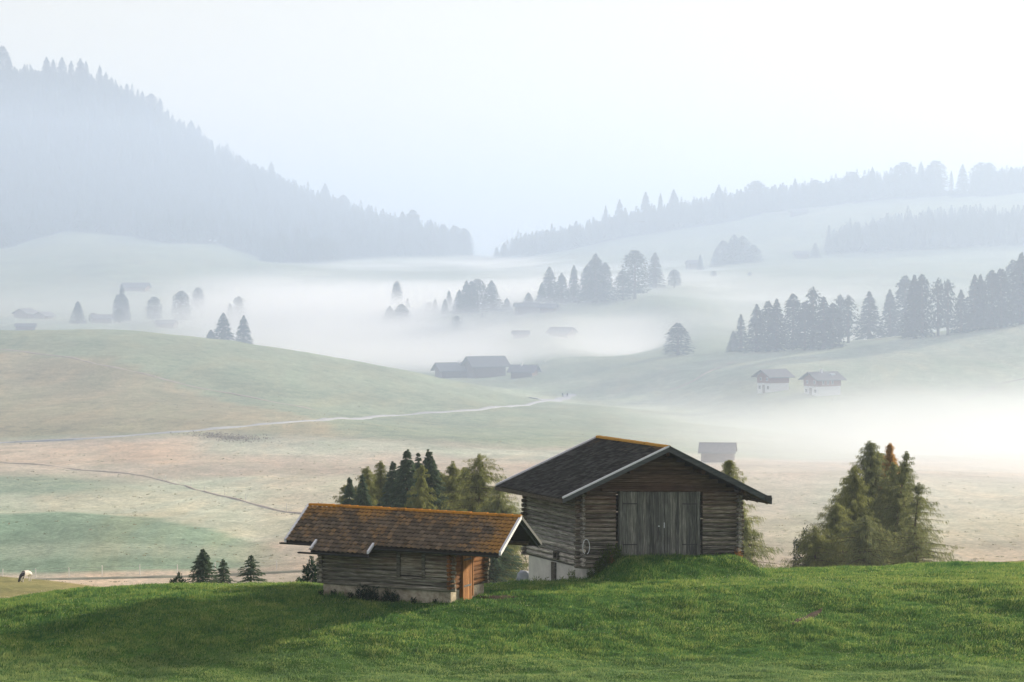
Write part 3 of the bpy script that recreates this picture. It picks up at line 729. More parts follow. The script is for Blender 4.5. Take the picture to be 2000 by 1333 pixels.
    # rafters and eave board, purlin ends
    for yy in (-.65, .3, 1.35, 2.4, 3.45, 4.5, 5.5, 6.5):
        for sgn in (-1, 1):
            xa = W/2 + sgn*(W/2-.1); xb = W/2 + sgn*(W/2+so-.05)
            za = rz(xa)-.14; zb = rz(xb)-.14
            rf = MB(); rf.hexa([(xa, yy, za-.12), (xb, yy, zb-.12), (xb, yy+.1, zb-.12), (xa, yy+.1, za-.12), (xa, yy, za), (xb, yy, zb), (xb, yy+.1, zb), (xa, yy+.1, za)]); rf.build('rafter', M['gable'], roof, K, PV)
    for x in (-so-.03, W+so-.01):
        ev = MB(); ev.box(x, x+.045, -pf+.02, D+pb+.16, rz(W+so)-.21, rz(W+so)-.035); ev.build('eave_board', M['plank'], roof, K, PV)
    for x in (0.0, W, W/2, W*.27, W*.73):
        pm = MB(); zz = rz(x)-.30; pm.tube((x, -pf+.10, zz), (x, .05, zz), .10, .10, 8); B(pm, 'purlin_end', M['gable'])
    br = MB(); br.box(W+so-.35, W+so-.02, -pf-.085, -pf-.055, rz(W+so)-.06, rz(W+so)+.20); br.build('roof_bracket', M['dark_metal'], roof, K, PV)
    # white hose loop on the corner
    hs = MB(); pts = [(.06+.17*math.cos(a), -.42, 1.18+.34*math.sin(a)) for a in np.linspace(-1.3, 4.3, 18)]
    hs.path(pts, .016, 5); tag(hs.build('hose', M['white_metal'], None), 'thin white hose looped over the log ends at the barn corner', 'hose')
    bpy.data.objects['hose'].matrix_world = Matrix.Translation((BX, BY, Z0)) @ Matrix.Rotation(AL, 4, 'Z')
build_barn()

# ---- the small hut -----------------------------------------------------------
BE = R(23.0)
def build_hut():
    rr = random.Random(11); L, W = 5.94, 3.45; K = -.016; PV = 0.0; Z0 = -14.3; ap = 3.42; SL = .598; s = .45; O1, O2 = 2.4, 1.5
    root = empty('log_hut', (-2.549, 118.0, Z0), -BE, 'small log hut with rusty orange lichened tile roof and pale concrete base', 'hut')
    def rz(y): return ap - SL*abs(y - W/2)
    B = lambda mb, name, mat, par=root: mb.build(name, mat, par, K, PV)
    base = MB(); base.hexa([(-L+.03, .02, -1.2), (0, .02, -1.2), (0, W, -1.2), (-L+.03, W, -1.2), (-L+.03, .02, .36), (0, .02, .36), (0, W, .36), (-L+.03, W, .36)])
    B(base, 'concrete_base', M['stone'])
    h = .185; z0 = .34; wx0, wx1, wz0, wz1 = -2.42, -1.15, .95, 1.86
    w = MB(); log_wall(w, rr, (-L, 0, 0), (1, 0, 0), L, z0, 10, h, .17, .24, 0, [(wx0+L, wx1+L, wz0, wz1)]); B(w, 'wall', M['hut_x'])
    w = MB(); log_wall(w, rr, (-L, W, 0), (1, 0, 0), L, z0, 10, h, .17, .24, 0); B(w, 'wall', M['hut_x'])
    w = MB(); log_wall(w, rr, (0, 0, 0), (0, 1, 0), W, z0, 10, h, .17, .24, h*.5, [(.95, 1.95, .0, 2.15)]); B(w, 'wall', M['hut_sunlit'])['label'] = 'door wall of brown logs with warm sunlight painted into their colour'
    w = MB(); log_wall(w, rr, (-L, 0, 0), (0, 1, 0), W, z0, 10, h, .17, .24, h*.5); B(w, 'wall', M['hut_x'])
    for x in (-L, 0):
        g = MB(); z = 2.28
        while z < ap-.3:
            half = (ap-.16-(z+.17))/SL
            if half < .05: break
            g.box(x-.06, x+.05, W/2-half, W/2+half, z, z+.165); z += .17
        B(g, 'gable_boards', M['gable'])
    # shuttered window between two planks
    sh = MB()
    for i in range(5): sh.box(wx0+.1, wx1-.1, -.05, -.015 + rr.uniform(-.01, .01), wz0+.182*i, wz0+.182*(i+1)-.012)
    shut = B(sh, 'shutter', M['hut_x'])
    for a in (wx0, wx1-.12):
        f = MB(); f.box(a, a+.15, -.125, -.02, wz0-.10, wz1+.02); f.build('frame_plank', M['plank'], shut, K, PV)
    # corner posts seen on the front: vertical rows of log ends come with the logs; door
    d = MB(); y = 1.0
    for k in range(6):
        ww = .15; d.box(.10 + rr.uniform(0, .012), .15, y+.004, y+ww-.004, -.12, 2.12); y += ww
    door = B(d, 'door', M['door_sunlit'])
    for zz in (.45, 1.55): st = MB(); st.box(.155, .175, 1.0, 1.75, zz, zz+.08); st.build('hinge_strap', M['dark_metal'], door, K, PV)
    for yy in (.9, 1.91):
        f = MB(); f.box(-.02, .17, yy, yy+.09, .0, 2.15); B(f, 'door_post', M['door_sunlit'])
    # roof
    deck = MB()
    ys, ye = -s, W+s
    slab(deck, (-L-O2+.02, ys, rz(ys)-.02), (O1-.02, ys, rz(ys)-.02), (O1-.02, W/2, ap-.02), (-L-O2+.02, W/2, ap-.02), .09)
    slab(deck, (-L-O2+.02, W/2, ap-.02), (O1-.02, W/2, ap-.02), (O1-.02, ye, rz(ye)-.02), (-L-O2+.02, ye, rz(ye)-.02), .09)
    lx0, lx1 = -6.02, -3.34; yl = ys-.50; zl = rz(ys)-SL*.50
    slab(deck, (lx0, yl, zl-.02), (lx1, yl, zl-.02), (lx1, ys+.1, rz(ys+.1)-.02), (lx0, ys+.1, rz(ys+.1)-.02), .08)
    roof = B(deck, 'roof', M['under'])
    tot = L+O1+O2; nu = 44; tw = tot/nu
    dn = Vector((0, -1, -SL)).normalized(); Ls = (W/2+s)/(-dn.y); nv = 10
    V, F = tile_field(rr, (-L-O2, W/2, ap), (1, 0, 0), dn, nu, nv, tw, Ls/nv, .038, .060, 5)
    arr_build('roof_tiles', V, F, M['hut_tile'], roof, K, PV, True)
    i0 = round((lx0+L+O2)/tw); i1 = round((lx1+L+O2)/tw)
    V, F = tile_field(rr, (-L-O2+i0*tw, ys-.0, rz(ys)), (1, 0, 0), dn, i1-i0, 2, tw, .5/(-dn.y)/2, .038, .060, 5)
    arr_build('roof_tiles', V, F, M['hut_tile'], roof, K, PV, True)
    V, F = tile_field(rr, (-L-O2, W/2, ap), (1, 0, 0), Vector((0, 1, -SL)).normalized(), nu, nv, tw, Ls/nv, .038, .060, 5)
    arr_build('roof_tiles', V, F, M['hut_tile'], roof, K, PV, True)
    rm = MB(); nr = 26
    for i in range(nr):
        a = -L-O2 + tot*i/nr; bb = a + tot/nr*1.13; r0 = .105 + rr.uniform(-.008, .01); vs = []
        for (xx, r_) in ((a, r0*.9), (bb, r0*1.08)):
            for k in range(7):
                an = math.pi*k/6; vs.append((xx, W/2 + math.cos(an)*r_*1.25, ap+.02 + math.sin(an)*r_))
        rm.add(vs, [(k, k+1, k+8, k+7) for k in range(6)] + [(0, 1, 2, 3, 4, 5, 6), (13, 12, 11, 10, 9, 8, 7)])
    rm.build('ridge_tiles', M['hut_ridge'], roof, K, PV)
    def verge(x, ya, za, yb, zb, name='verge_board', mat='white_metal', t=.15, wd=.10):
        v = MB(); a0 = Vector((x, ya, za+.09)); a1 = Vector((x, yb, zb+.09)); u = Vector((wd, 0, 0)); dz = Vector((0, 0, t))
        v.hexa([a0-dz, a1-dz, a1-dz+u, a0-dz+u, a0, a1, a1+u, a0+u]); v.build(name, M[mat], roof, K, PV)
    for x in (-L-O2-.08, O1-.02):
        verge(x, W/2, ap, ys-.02, rz(ys)-.01); verge(x, W/2, ap, ye+.02, rz(ye)-.01, mat='fascia')
    for x in (O1-.06, ):   # grey boards just inside the pale ones
        verge(x-.03, W/2, ap-.12, ys, rz(ys)-.12, 'barge_board', 'fascia', .14, .05); verge(x-.03, W/2, ap-.12, ye, rz(ye)-.12, 'barge_board', 'fascia', .14, .05)
    verge(lx0-.04, ys+.02, rz(ys)+.04, yl-.02, zl+.04, t=.12, wd=.09); verge(lx1-.05, ys+.02, rz(ys)+.04, yl-.02, zl+.04, t=.12, wd=.09)
    def gutter(x0, x1, y, z, nm='gutter'):
        g = MB(); vs = []
        for x in (x0, x1):
            for k in range(6):
                an = math.pi*(1+k/5); vs.append((x, y+math.cos(an)*.075, z+math.sin(an)*.075))
            for k in range(6):
                an = math.pi*(2-k/5); vs.append((x, y+math.cos(an)*.062, z+math.sin(an)*.062))
        g.add(vs, [(k, (k+1) % 12, 12+(k+1) % 12, 12+k) for k in range(12)] + [tuple(range(12))[::-1], tuple(range(12, 24))])
        g.build(nm, M['dark_metal'], roof, K, PV)
    gutter(-L-O2-.25, lx0-.12, ys-.07, rz(ys)-.08); gutter(lx1+.06, O1-.0, ys-.06, rz(ys)-.09); gutter(lx0-.55, lx1+.06, yl-.07, zl-.07)
    for x in (-.1, -L, O1-.55):   # beams carrying the overhang
        pass
    for yy in (.0, W/2, W):
        bm_ = MB(); zz = rz(yy) - .22; bm_.tube((-L-O2+.25, yy, zz), (O1-.35, yy, zz), .085, .085, 8); bm_.build('purlin', M['gable'], roof, K, PV)
build_hut()

# ------------------------------------------------------------------ farther barns and chalets
M['far_roof'] = plain_mat('grey shingle roof', (.15, .155, .17), .85, .2, 2)
M['far_wall'] = plain_mat('brown timber wall', (.19, .14, .12), .9, .3, 1.5, vs=(1, 1, 5))
M['red_wall'] = plain_mat('red brown timber wall', (.24, .11, .085), .9, .25, 1.5, vs=(1, 1, 5))
M['white_wall'] = plain_mat('white plaster', (.75, .75, .74), .9, .06, 2)
M['glass'] = plain_mat('dark window', (.05, .055, .06), .3, .1, 2, .5)
def chalet(name, px, py, Y, rot, L, W, wall_h, rise, label, cat, wall='far_wall', base=0.0, over=.9, windows=(), chimney=None, door=True, group=None, side_windows=0, skylight=False, logs=False):
    """house: ridge along local x, gable end at +x; (px,py) is the foot of its middle"""
    Y = solveY(px, py, Y*.93, Y*1.07); p = P(px, py, Y); g = tz(p.x, Y); z = min(p.z, g + (2.2 if base else .3))
    root = empty(name, (p.x, Y, z), R(rot), label, cat, group)
    foot = min(g, z) - 3.5 - z
    if base:
        b = MB(); b.box(-L/2+.1, L/2-.1, -W/2+.1, W/2-.1, foot, base); b.build('base', M['white_wall'], root)
    w = MB(); z0 = base if base else foot
    if logs:
        rr = random.Random(3); zz = 0.0
        w.box(-L/2+.1, L/2-.1, -W/2+.1, W/2-.1, foot, wall_h)
        while zz < wall_h - .1:
            for (a, b_, c, d) in ((-L/2-.3, L/2+.3, -W/2-.06, -W/2+.12), (-L/2-.3, L/2+.3, W/2-.12, W/2+.06), (-L/2-.06, -L/2+.12, -W/2-.3, W/2+.3), (L/2-.12, L/2+.06, -W/2-.3, W/2+.3)):
                w.box(a, b_, c, d, zz, zz+.25)
            zz += .30
    else: w.box(-L/2, L/2, -W/2, W/2, z0, wall_h)
    hw = W/2
    for x0, x1 in ((-L/2, -L/2+.25), (L/2-.25, L/2)):
        w.add([(x0, -hw, wall_h), (x1, -hw, wall_h), (x1, hw, wall_h), (x0, hw, wall_h), (x0, 0, wall_h+rise), (x1, 0, wall_h+rise)],
              [(0, 3, 4), (1, 5, 2), (0, 4, 5, 1), (3, 2, 5, 4), (0, 1, 2, 3)])
    w.build('wall', M[wall], root)
    r = MB(); sl = rise/hw; ye = hw+over; ze = wall_h+rise - sl*ye + .12; za = wall_h+rise+.12; xo = L/2+over*1.1
    for sg in (-1, 1):
        slab(r, (-xo, sg*ye, ze), (xo, sg*ye, ze), (xo, 0, za), (-xo, 0, za), .22)
    rf = r.build('roof', M['far_roof'], root)
    if chimney is not None:
        c = MB(); c.box(chimney-.35, chimney+.35, -.8, -.2, za-.6, za+.65); c.box(chimney-.45, chimney+.45, -.9, -.1, za+.65, za+.78); c.build('chimney', M['white_wall'], rf)
    if skylight:
        c = MB(); c.box(L*.18, L*.18+1.6, -hw*.66, -hw*.42, ze+sl*(ye-hw*.62), ze+sl*(ye-hw*.40)+.12); c.build('skylight', M['white_metal'], rf)
    for (face, a, zz, ww, hh) in windows:
        f = MB(); q = MB()
        if face == 'end': f.box(-L/2-.06, -L/2+.02, a-ww/2, a+ww/2, zz, zz+hh); q.box(-L/2-.09, -L/2-.05, a-ww/2+.1, a+ww/2-.1, zz+.1, zz+hh-.1)
        else: f.box(a-ww/2, a+ww/2, -hw-.06, -hw+.02, zz, zz+hh); q.box(a-ww/2+.1, a+ww/2-.1, -hw-.09, -hw-.05, zz+.1, zz+hh-.1)
        fo = f.build('window', M['white_wall'] if zz > base else M['far_wall'], root); q.build('pane', M['glass'], fo)
    if door:
        d = MB(); d.box(-L/2-.08, -L/2+.02, -.55, .55, foot if base else 0, 2.0); d.build('door', M['far_wall'] if base else M['gable'], root)
    return root
chalet('hay_barn', 1402, 900, 560, -8, 5.6, 4.4, 2.1, 1.3, 'small lone grey hay barn in the misty meadow just above the big barn roof', 'barn', over=.75, logs=True, door=False)
chalet('chalet', 1510, 764, 880, 35, 7.6, 6.4, 5.0, 1.7, 'left chalet of the pair on the right hill, red brown over white base', 'chalet', 'red_wall', base=2.6, over=1.3, windows=(('end', -2.0, .7, .9, 1.0), ('end', 2.0, .7, .9, 1.0), ('end', -1.6, 3.3, .9, 1.0), ('end', 1.4, 3.3, .9, 1.0)))
chalet('chalet', 1606, 770, 870, 32, 9.0, 7.0, 5.0, 1.8, 'right chalet of the pair on the right hill, with chimney and skylight', 'chalet', 'red_wall', base=2.5, over=1.2, chimney=-.8, skylight=True, windows=(('end', -2.3, .6, .9, 1.0), ('end', 2.2, .6, .9, 1.0), ('end', -1.9, 3.2, .9, 1.1), ('end', 1.7, 3.2, .9, 1.1), ('long', -2.4, 3.1, .8, 1.2), ('long', -.6, 3.1, .8, 1.2), ('long', 1.2, 3.1, .8, 1.2)))
chalet('farm_barn', 948, 737, 1160, 24, 13.5, 9.5, 5.3, 3.0, 'tall dark barn behind the green hill crest, joined to a lower wing', 'barn', over=1.6, door=False)
chalet('farm_wing', 884, 738, 1165, 22, 12.0, 8.0, 3.6, 2.4, 'lower farmhouse wing with a chimney, left of the tall dark barn', 'farmhouse', over=1.4, chimney=2.5, door=False)
chalet('farm_shed', 1024, 737, 1170, -20, 8.8, 6.5, 2.7, 2.0, 'small grey shed right of the tall dark barn on the hill crest', 'shed', over=1.2, door=False, chimney=-.8)
chalet('fog_barn', 1029, 612, 1370, 10, 10.5, 6.5, 3.6, 1.4, 'dark barn in the fog under the tree clumps, with a small tree behind', 'barn', over=1.0, door=False)
chalet('fog_barn', 1071, 609, 1400, -15, 7.0, 6.0, 2.3, 1.5, 'paler barn tucked right of the dark barn in the fog', 'barn', over=.9, door=False)
chalet('fog_barn', 1017, 660, 1270, 5, 6.5, 5.0, 2.0, 1.2, 'faint small barn roof sunk deep in white fog', 'barn', over=.8, door=False)
chalet('fog_barn', 1098, 656, 1268, -28, 9.5, 7.5, 1.8, 2.0, 'low hipped roof poking out of the white fog above the farm', 'barn', 'far_wall', over=1.2, door=False)
chalet('cabin', 50, 619, 1330, 62, 8.0, 8.0, 2.6, 1.9, 'left cabin of the pair above the left hill, broad gable towards us', 'cabin', over=1.2, door=False)
chalet('cabin', 86, 623, 1330, 60, 6.6, 6.6, 1.9, 1.6, 'smaller right cabin of the pair above the left hill', 'cabin', over=1.1, door=False)
chalet('cabin', 50, 645, 1260, 8, 8.8, 5.0, 2.0, 1.0, 'long low cabin half hidden behind the left hill crest', 'cabin', over=.7, door=False)
chalet('cabin', 198, 631, 1360, 20, 8.8, 6.0, 2.6, 1.5, 'cabin with trees at both ends, right of the pointed lone tree', 'cabin', over=.8, door=False)
chalet('cabin', 325, 640, 1340, -12, 9.0, 5.0, 2.3, 1.3, 'small cabin below the round trees above the left hill', 'cabin', over=.7, door=False)
chalet('fog_barn', 265, 568, 1650, -10, 14, 9, 2.2, 2.2, 'very faint broad roof in the haze behind the pointed trees', 'barn', over=1.0, door=False)
chalet('far_chalet', 330, 471, 2120, 5, 15, 9, 3.6, 2.0, 'pale chalet at the foot of the left forest', 'chalet', over=1.2, door=False)
chalet('far_chalet', 416, 472, 2140, 5, 6.5, 5, 2.4, 1.2, 'tiny bright chalet right of the pale one at the forest foot', 'chalet', over=.8, door=False, wall='white_wall')
chalet('hay_barn', 1565, 506, 1900, 0, 9.0, 6, 3.6, 1.5, 'small hay barn beside a pointed tree on the far right meadow', 'barn', over=1.0, door=False)
chalet('hay_barn', 1355, 526, 1720, 25, 8.5, 6, 4.0, 1.8, 'grey barn beside a small tree, left of the round clump', 'barn', over=.6, door=False)
chalet('far_chalet', 1560, 420, 2330, 10, 12, 9, 2.6, 2.2, 'faint chalet under the upper right forest', 'chalet', over=1.2, door=False)
chalet('fog_barn', 1147, 583, 1385, 15, 2.6, 2.4, 2.0, 1.0, 'tiny white hut at the foot of the big fog tree clump', 'hut', 'white_wall', over=.4, windows=(('long', .2, .9, .8, .8),), door=False)
# ------------------------------------------------------------------ trees near the buildings
near_tree('spruce', 683, 934, 232, 81, 'small dark spruce at the left edge of the clump behind the hut', 'tree', seed=1, dens=.9)
near_tree('larch', 672, 950, 238, 105, 'thin feathery larch sticking out left behind the hut clump', 'tree', seed=2, dens=.8)
near_tree('larch', 716, 914, 240, 122, 'pale larch between the small dark spruce and the tall spruces', 'tree', seed=3)
near_tree('larch', 744, 902, 242, 130, 'pale green larch just left of the tall dark spruces', 'tree', seed=4, dens=.9)
near_tree('spruce', 708, 928, 228, 88, 'dark narrow spruce in front of the pale left larches', 'tree', seed=41, dens=.9)
near_tree('spruce', 768, 903, 236, 130, 'left shoulder spruce of the tall dark spruce group', 'tree', seed=5)
near_tree('spruce', 795, 879, 234, 169, 'tallest dark spruce in the clump behind the hut', 'tree', seed=6, dens=1.1)
near_tree('spruce', 838, 879, 236, 151, 'second tallest dark spruce, right of the tallest one', 'tree', seed=7, dens=1.1)
near_tree('spruce', 817, 886, 244, 105, 'dark spruce top squeezed between the two tallest ones', 'tree', seed=8, dens=.8)
near_tree('larch', 824, 912, 226, 105, 'yellow green larch in front of the dark spruces', 'tree', seed=9)
near_tree('larch', 884, 903, 238, 126, 'slender larch between the dark spruces and the broad larch', 'tree', seed=10)
near_tree('larch', 936, 889, 232, 239, 'broad pale larch behind the right end of the hut roof', 'tree', seed=11, dens=1.5, prof=.55)
near_tree('larch', 975, 945, 222, 159, 'ragged larch with drooping boughs between hut and barn', 'tree', seed=12, mat=M['larch_dark'], dens=1.1)
near_tree('spruce', 955, 1010, 210, 159, 'dark low spruce behind the hut gable', 'tree', seed=121)
near_tree('larch', 1424, 902, 205, 161, 'larch behind the barn with its tip above the right roof slope', 'tree', seed=13, dens=1.3, prof=.55)
near_tree('larch', 1452, 1010, 200, 169, 'spreading lower larch at the right corner of the barn', 'tree', seed=14, mat=M['larch_dark'], dens=1.0)
near_tree('larch', 700, 952, 246, 190, 'broad soft larch filling the left of the clump behind the hut', 'tree', seed=141, dens=1.2)
near_tree('larch', 775, 935, 248, 200, 'wide larch behind the tall dark spruces', 'tree', seed=142, mat=M['larch_dark'], dens=1.3)
near_tree('larch', 862, 925, 246, 190, 'wide larch filling the gap right of the dark spruces', 'tree', seed=143, dens=1.3)
near_tree('larch', 908, 915, 244, 170, 'soft larch just left of the broad pale one', 'tree', seed=144, dens=1.2)
# the group of larches on the right
near_tree('larch', 1700, 863, 238, 168, 'tallest larch of the right hand group', 'tree', seed=15, mat=M['larch_dark'], dens=1.5, prof=.6)
near_tree('larch', 1738, 868, 240, 96, 'larch with an orange top in the right hand group', 'tree', seed=16, mat=M['larch_gold'], dens=.45, t0=.74)
near_tree('larch', 1745, 905, 236, 146, 'dark larch in the middle of the right hand group', 'tree', seed=17, mat=M['larch_dark'], dens=.9)
near_tree('larch', 1772, 884, 234, 132, 'leaning larch with a bare trunk showing, right of the orange top', 'tree', seed=18, mat=M['larch_dark'], dens=.6, lean=(.10, 0), sparse=.4)
near_tree('larch', 1795, 945, 232, 134, 'sparse larch with long upswept boughs at the right of its group', 'tree', seed=19, mat=M['larch_dark'], dens=.6, lean=(.06, 0), vary=.65, prof=.5)
near_tree('larch', 1668, 912, 230, 146, 'lighter green larch on the left flank of the right hand group', 'tree', seed=20, dens=1.4, prof=.6)
near_tree('larch', 1632, 985, 226, 134, 'low bushy larch at the left of the right hand group', 'tree', seed=21, dens=1.3, prof=.45)
near_tree('larch', 1592, 1030, 222, 108, 'rounded low larch at the far left of the right hand group', 'tree', seed=22, dens=1.4, prof=.35)
near_tree('larch', 1690, 1010, 222, 168, 'dense dark larch skirt at the foot of the tallest larch', 'tree', seed=24, mat=M['larch_dark'], dens=1.5, prof=.4)
near_tree('larch', 1790, 1035, 222, 146, 'low dark larch boughs sweeping out at the right edge of the group', 'tree', seed=25, mat=M['larch_dark'], dens=.8, prof=.4)
near_tree('larch', 1716, 884, 246, 190, 'full soft larch behind the gap between the two highest tops of the right hand group', 'tree', seed=151, mat=M['larch_dark'], dens=1.3, prof=.55)
near_tree('larch', 1762, 912, 247, 200, 'wide larch behind the leaning one in the right hand group', 'tree', seed=152, mat=M['larch_dark'], dens=1.2, prof=.5)
near_tree('larch', 1655, 950, 243, 170, 'soft larch filling the left slope of the right hand group', 'tree', seed=153, dens=1.2, prof=.5)
near_tree('larch', 740, 925, 250, 200, 'hazy wide larch at the back of the clump behind the hut, left part', 'tree', seed=154, mat=M['larch_dark'], dens=1.3, prof=.5)
near_tree('larch', 915, 925, 250, 220, 'hazy wide larch at the back of the clump behind the hut, right part', 'tree', seed=155, dens=1.3, prof=.5)
def bush(px, top, Y, wpx, label, seed, basepy=None, name='bush'):
    g = G(px, Y, .1); H = P(px, top, Y).z - g.z; Rr = wpx/FPX*Y/2; r = np.random.default_rng(seed)
    root = empty(name, g, 0, label, 'bush')
    n = int(5200*min(1.4, max(.4, Rr*Rr)))
    d = r.normal(size=(n, 3)); d /= np.linalg.norm(d, axis=1, keepdims=True)
    k = 1 + .22*np.sin(d[:, 0]*5+seed)*np.cos(d[:, 2]*6)
    c = d*np.array([Rr, Rr, max(H*.62, .4)])*(r.random((n, 1))**.28)*k[:, None] + np.array([0, 0, H*.42])
    D = d + r.normal(size=(n, 3))*.5; D /= np.linalg.norm(D, axis=1, keepdims=True)
    S = np.cross(D, r.normal(size=(n, 3))); S /= np.linalg.norm(S, axis=1, keepdims=True)
    w = .035; tri = np.stack([c-S*w, c+S*w, c+D*.16], 1)
    link('foliage', tri_mesh('foliage', tri), root, M['bush'])
    mb = MB()
    for i in range(5): mb.tube((0, 0, -.2), (math.cos(i*1.3)*Rr*.5, math.sin(i*1.3)*Rr*.5, H*.7), .05, .015, 5)
    mb.build('stem', M['bark'], root)
bush(1566, 1040, 224, 50, 'rounded blue green bush at the left foot of the right hand larches', 31)
bush(347, 1127, 158, 37, 'round green bush at the left of the young spruces on the meadow edge', 32)
bush(608, 1098, 152, 34, 'dark bush against the left end of the hut', 33)
bush(588, 1136, 150, 44, 'low scrub left of the hut, below the dark bush', 34)
near_tree('spruce', 396, 1073, 158, 60, 'biggest young spruce on the left meadow edge', 'tree', seed=26, dens=1.5, ntw=34, tl=.16, tw=.028, jit=.05, prof=.8, vary=.5)
near_tree('spruce', 436, 1092, 162, 42, 'smallest young spruce, between its two bigger neighbours', 'tree', seed=27, dens=1.0, ntw=30, tl=.15, tw=.020, jit=.04, prof=.8, vary=.55)
near_tree('spruce', 490, 1085, 157, 54, 'right hand young spruce standing apart on the meadow edge', 'tree', seed=28, dens=1.1, ntw=30, tl=.16, tw=.020, jit=.04, prof=.75, vary=.6, sparse=.2)

# ------------------------------------------------------------------ trees farther off, one by one
C1 = 'trees on the right hill crest'
rh = [('spruce', 1432, 646, 688, 1075, 24, 'smallest spruce at the left end of the right hill row'),
 ('slim', 1447, 614, 688, 1078, 30, 'slim pointed spruce at the left end of the right hill row'),
 ('spruce', 1478, 594, 688, 1072, 46, 'first dense spruce right of the slim pointed one'),
 ('broad', 1500, 588, 687, 1076, 44, 'broad fir on the left shoulder of the dense clump'),
 ('spruce', 1517, 583, 686, 1070, 44, 'second spruce crown in the left shoulder of the dense clump'),
 ('broad', 1549, 574, 684, 1074, 52, 'round-topped fir left of the clump highest crown'),
 ('open', 1588, 561, 682, 1072, 56, 'highest crown of the dense clump, with a leaning tip'),
 ('broad', 1572, 590, 684, 1066, 50, 'wide fir in front of the clump highest crown'),
 ('spruce', 1609, 579, 682, 1066, 50, 'spruce right of the clump highest crown'),
 ('broad', 1627, 592, 680, 1064, 46, 'last fir at the right end of the dense clump'),
 ('open', 1641, 575, 672, 1066, 42, 'left tree of the airy larch pair beside the dense clump'),
 ('open', 1657, 576, 670, 1068, 46, 'right tree of the airy larch pair beside the dense clump'),
 ('spruce', 1698, 569, 664, 1064, 52, 'free-standing spruce with bright gaps on either side'),
 ('spruce', 1738, 565, 662, 1062, 40, 'pointed spruce at the left of the three-topped group'),
 ('broad', 1768, 539, 661, 1064, 58, 'left crown of the three-topped group'),
 ('spruce', 1786, 537, 660, 1060, 48, 'middle crown of the three-topped group'),
 ('broad', 1801, 536, 659, 1064, 50, 'right crown of the three-topped group'),
 ('open', 1832, 543, 656, 1062, 46, 'left airy larch right of the three-topped group'),
 ('open', 1851, 546, 655, 1060, 46, 'right airy larch right of the three-topped group'),
 ('spruce', 1877, 566, 650, 1062, 36, 'small pointed tree in the gap of the right hill row'),
 ('spruce', 1904, 536, 646, 1058, 46, 'left of the twin pointed spruces near the right edge'),
 ('spruce', 1915, 536, 644, 1060, 40, 'right of the twin pointed spruces near the right edge'),
 ('broad', 1937, 528, 643, 1058, 56, 'broad fir before the tall right edge wood'),
 ('broad', 1955, 525, 641, 1056, 52, 'second broad fir before the tall right edge wood'),
 ('broad', 1979, 508, 638, 1056, 62, 'tall fir below the highest right edge tip'),
 ('spruce', 1995, 494, 634, 1056, 64, 'highest tree at the very right edge of the hill row'),
 ('broad', 2030, 490, 630, 1056, 70, 'fir cut by the right edge of the picture')]
for a in rh: far_tree(*a[:6], a[6], C1)
far_tree('broad', 1324, 631, 694, 1112, 56, 'lone rounded tree on the left end of the right hill crest')
C2 = 'tree clumps standing in the fog'
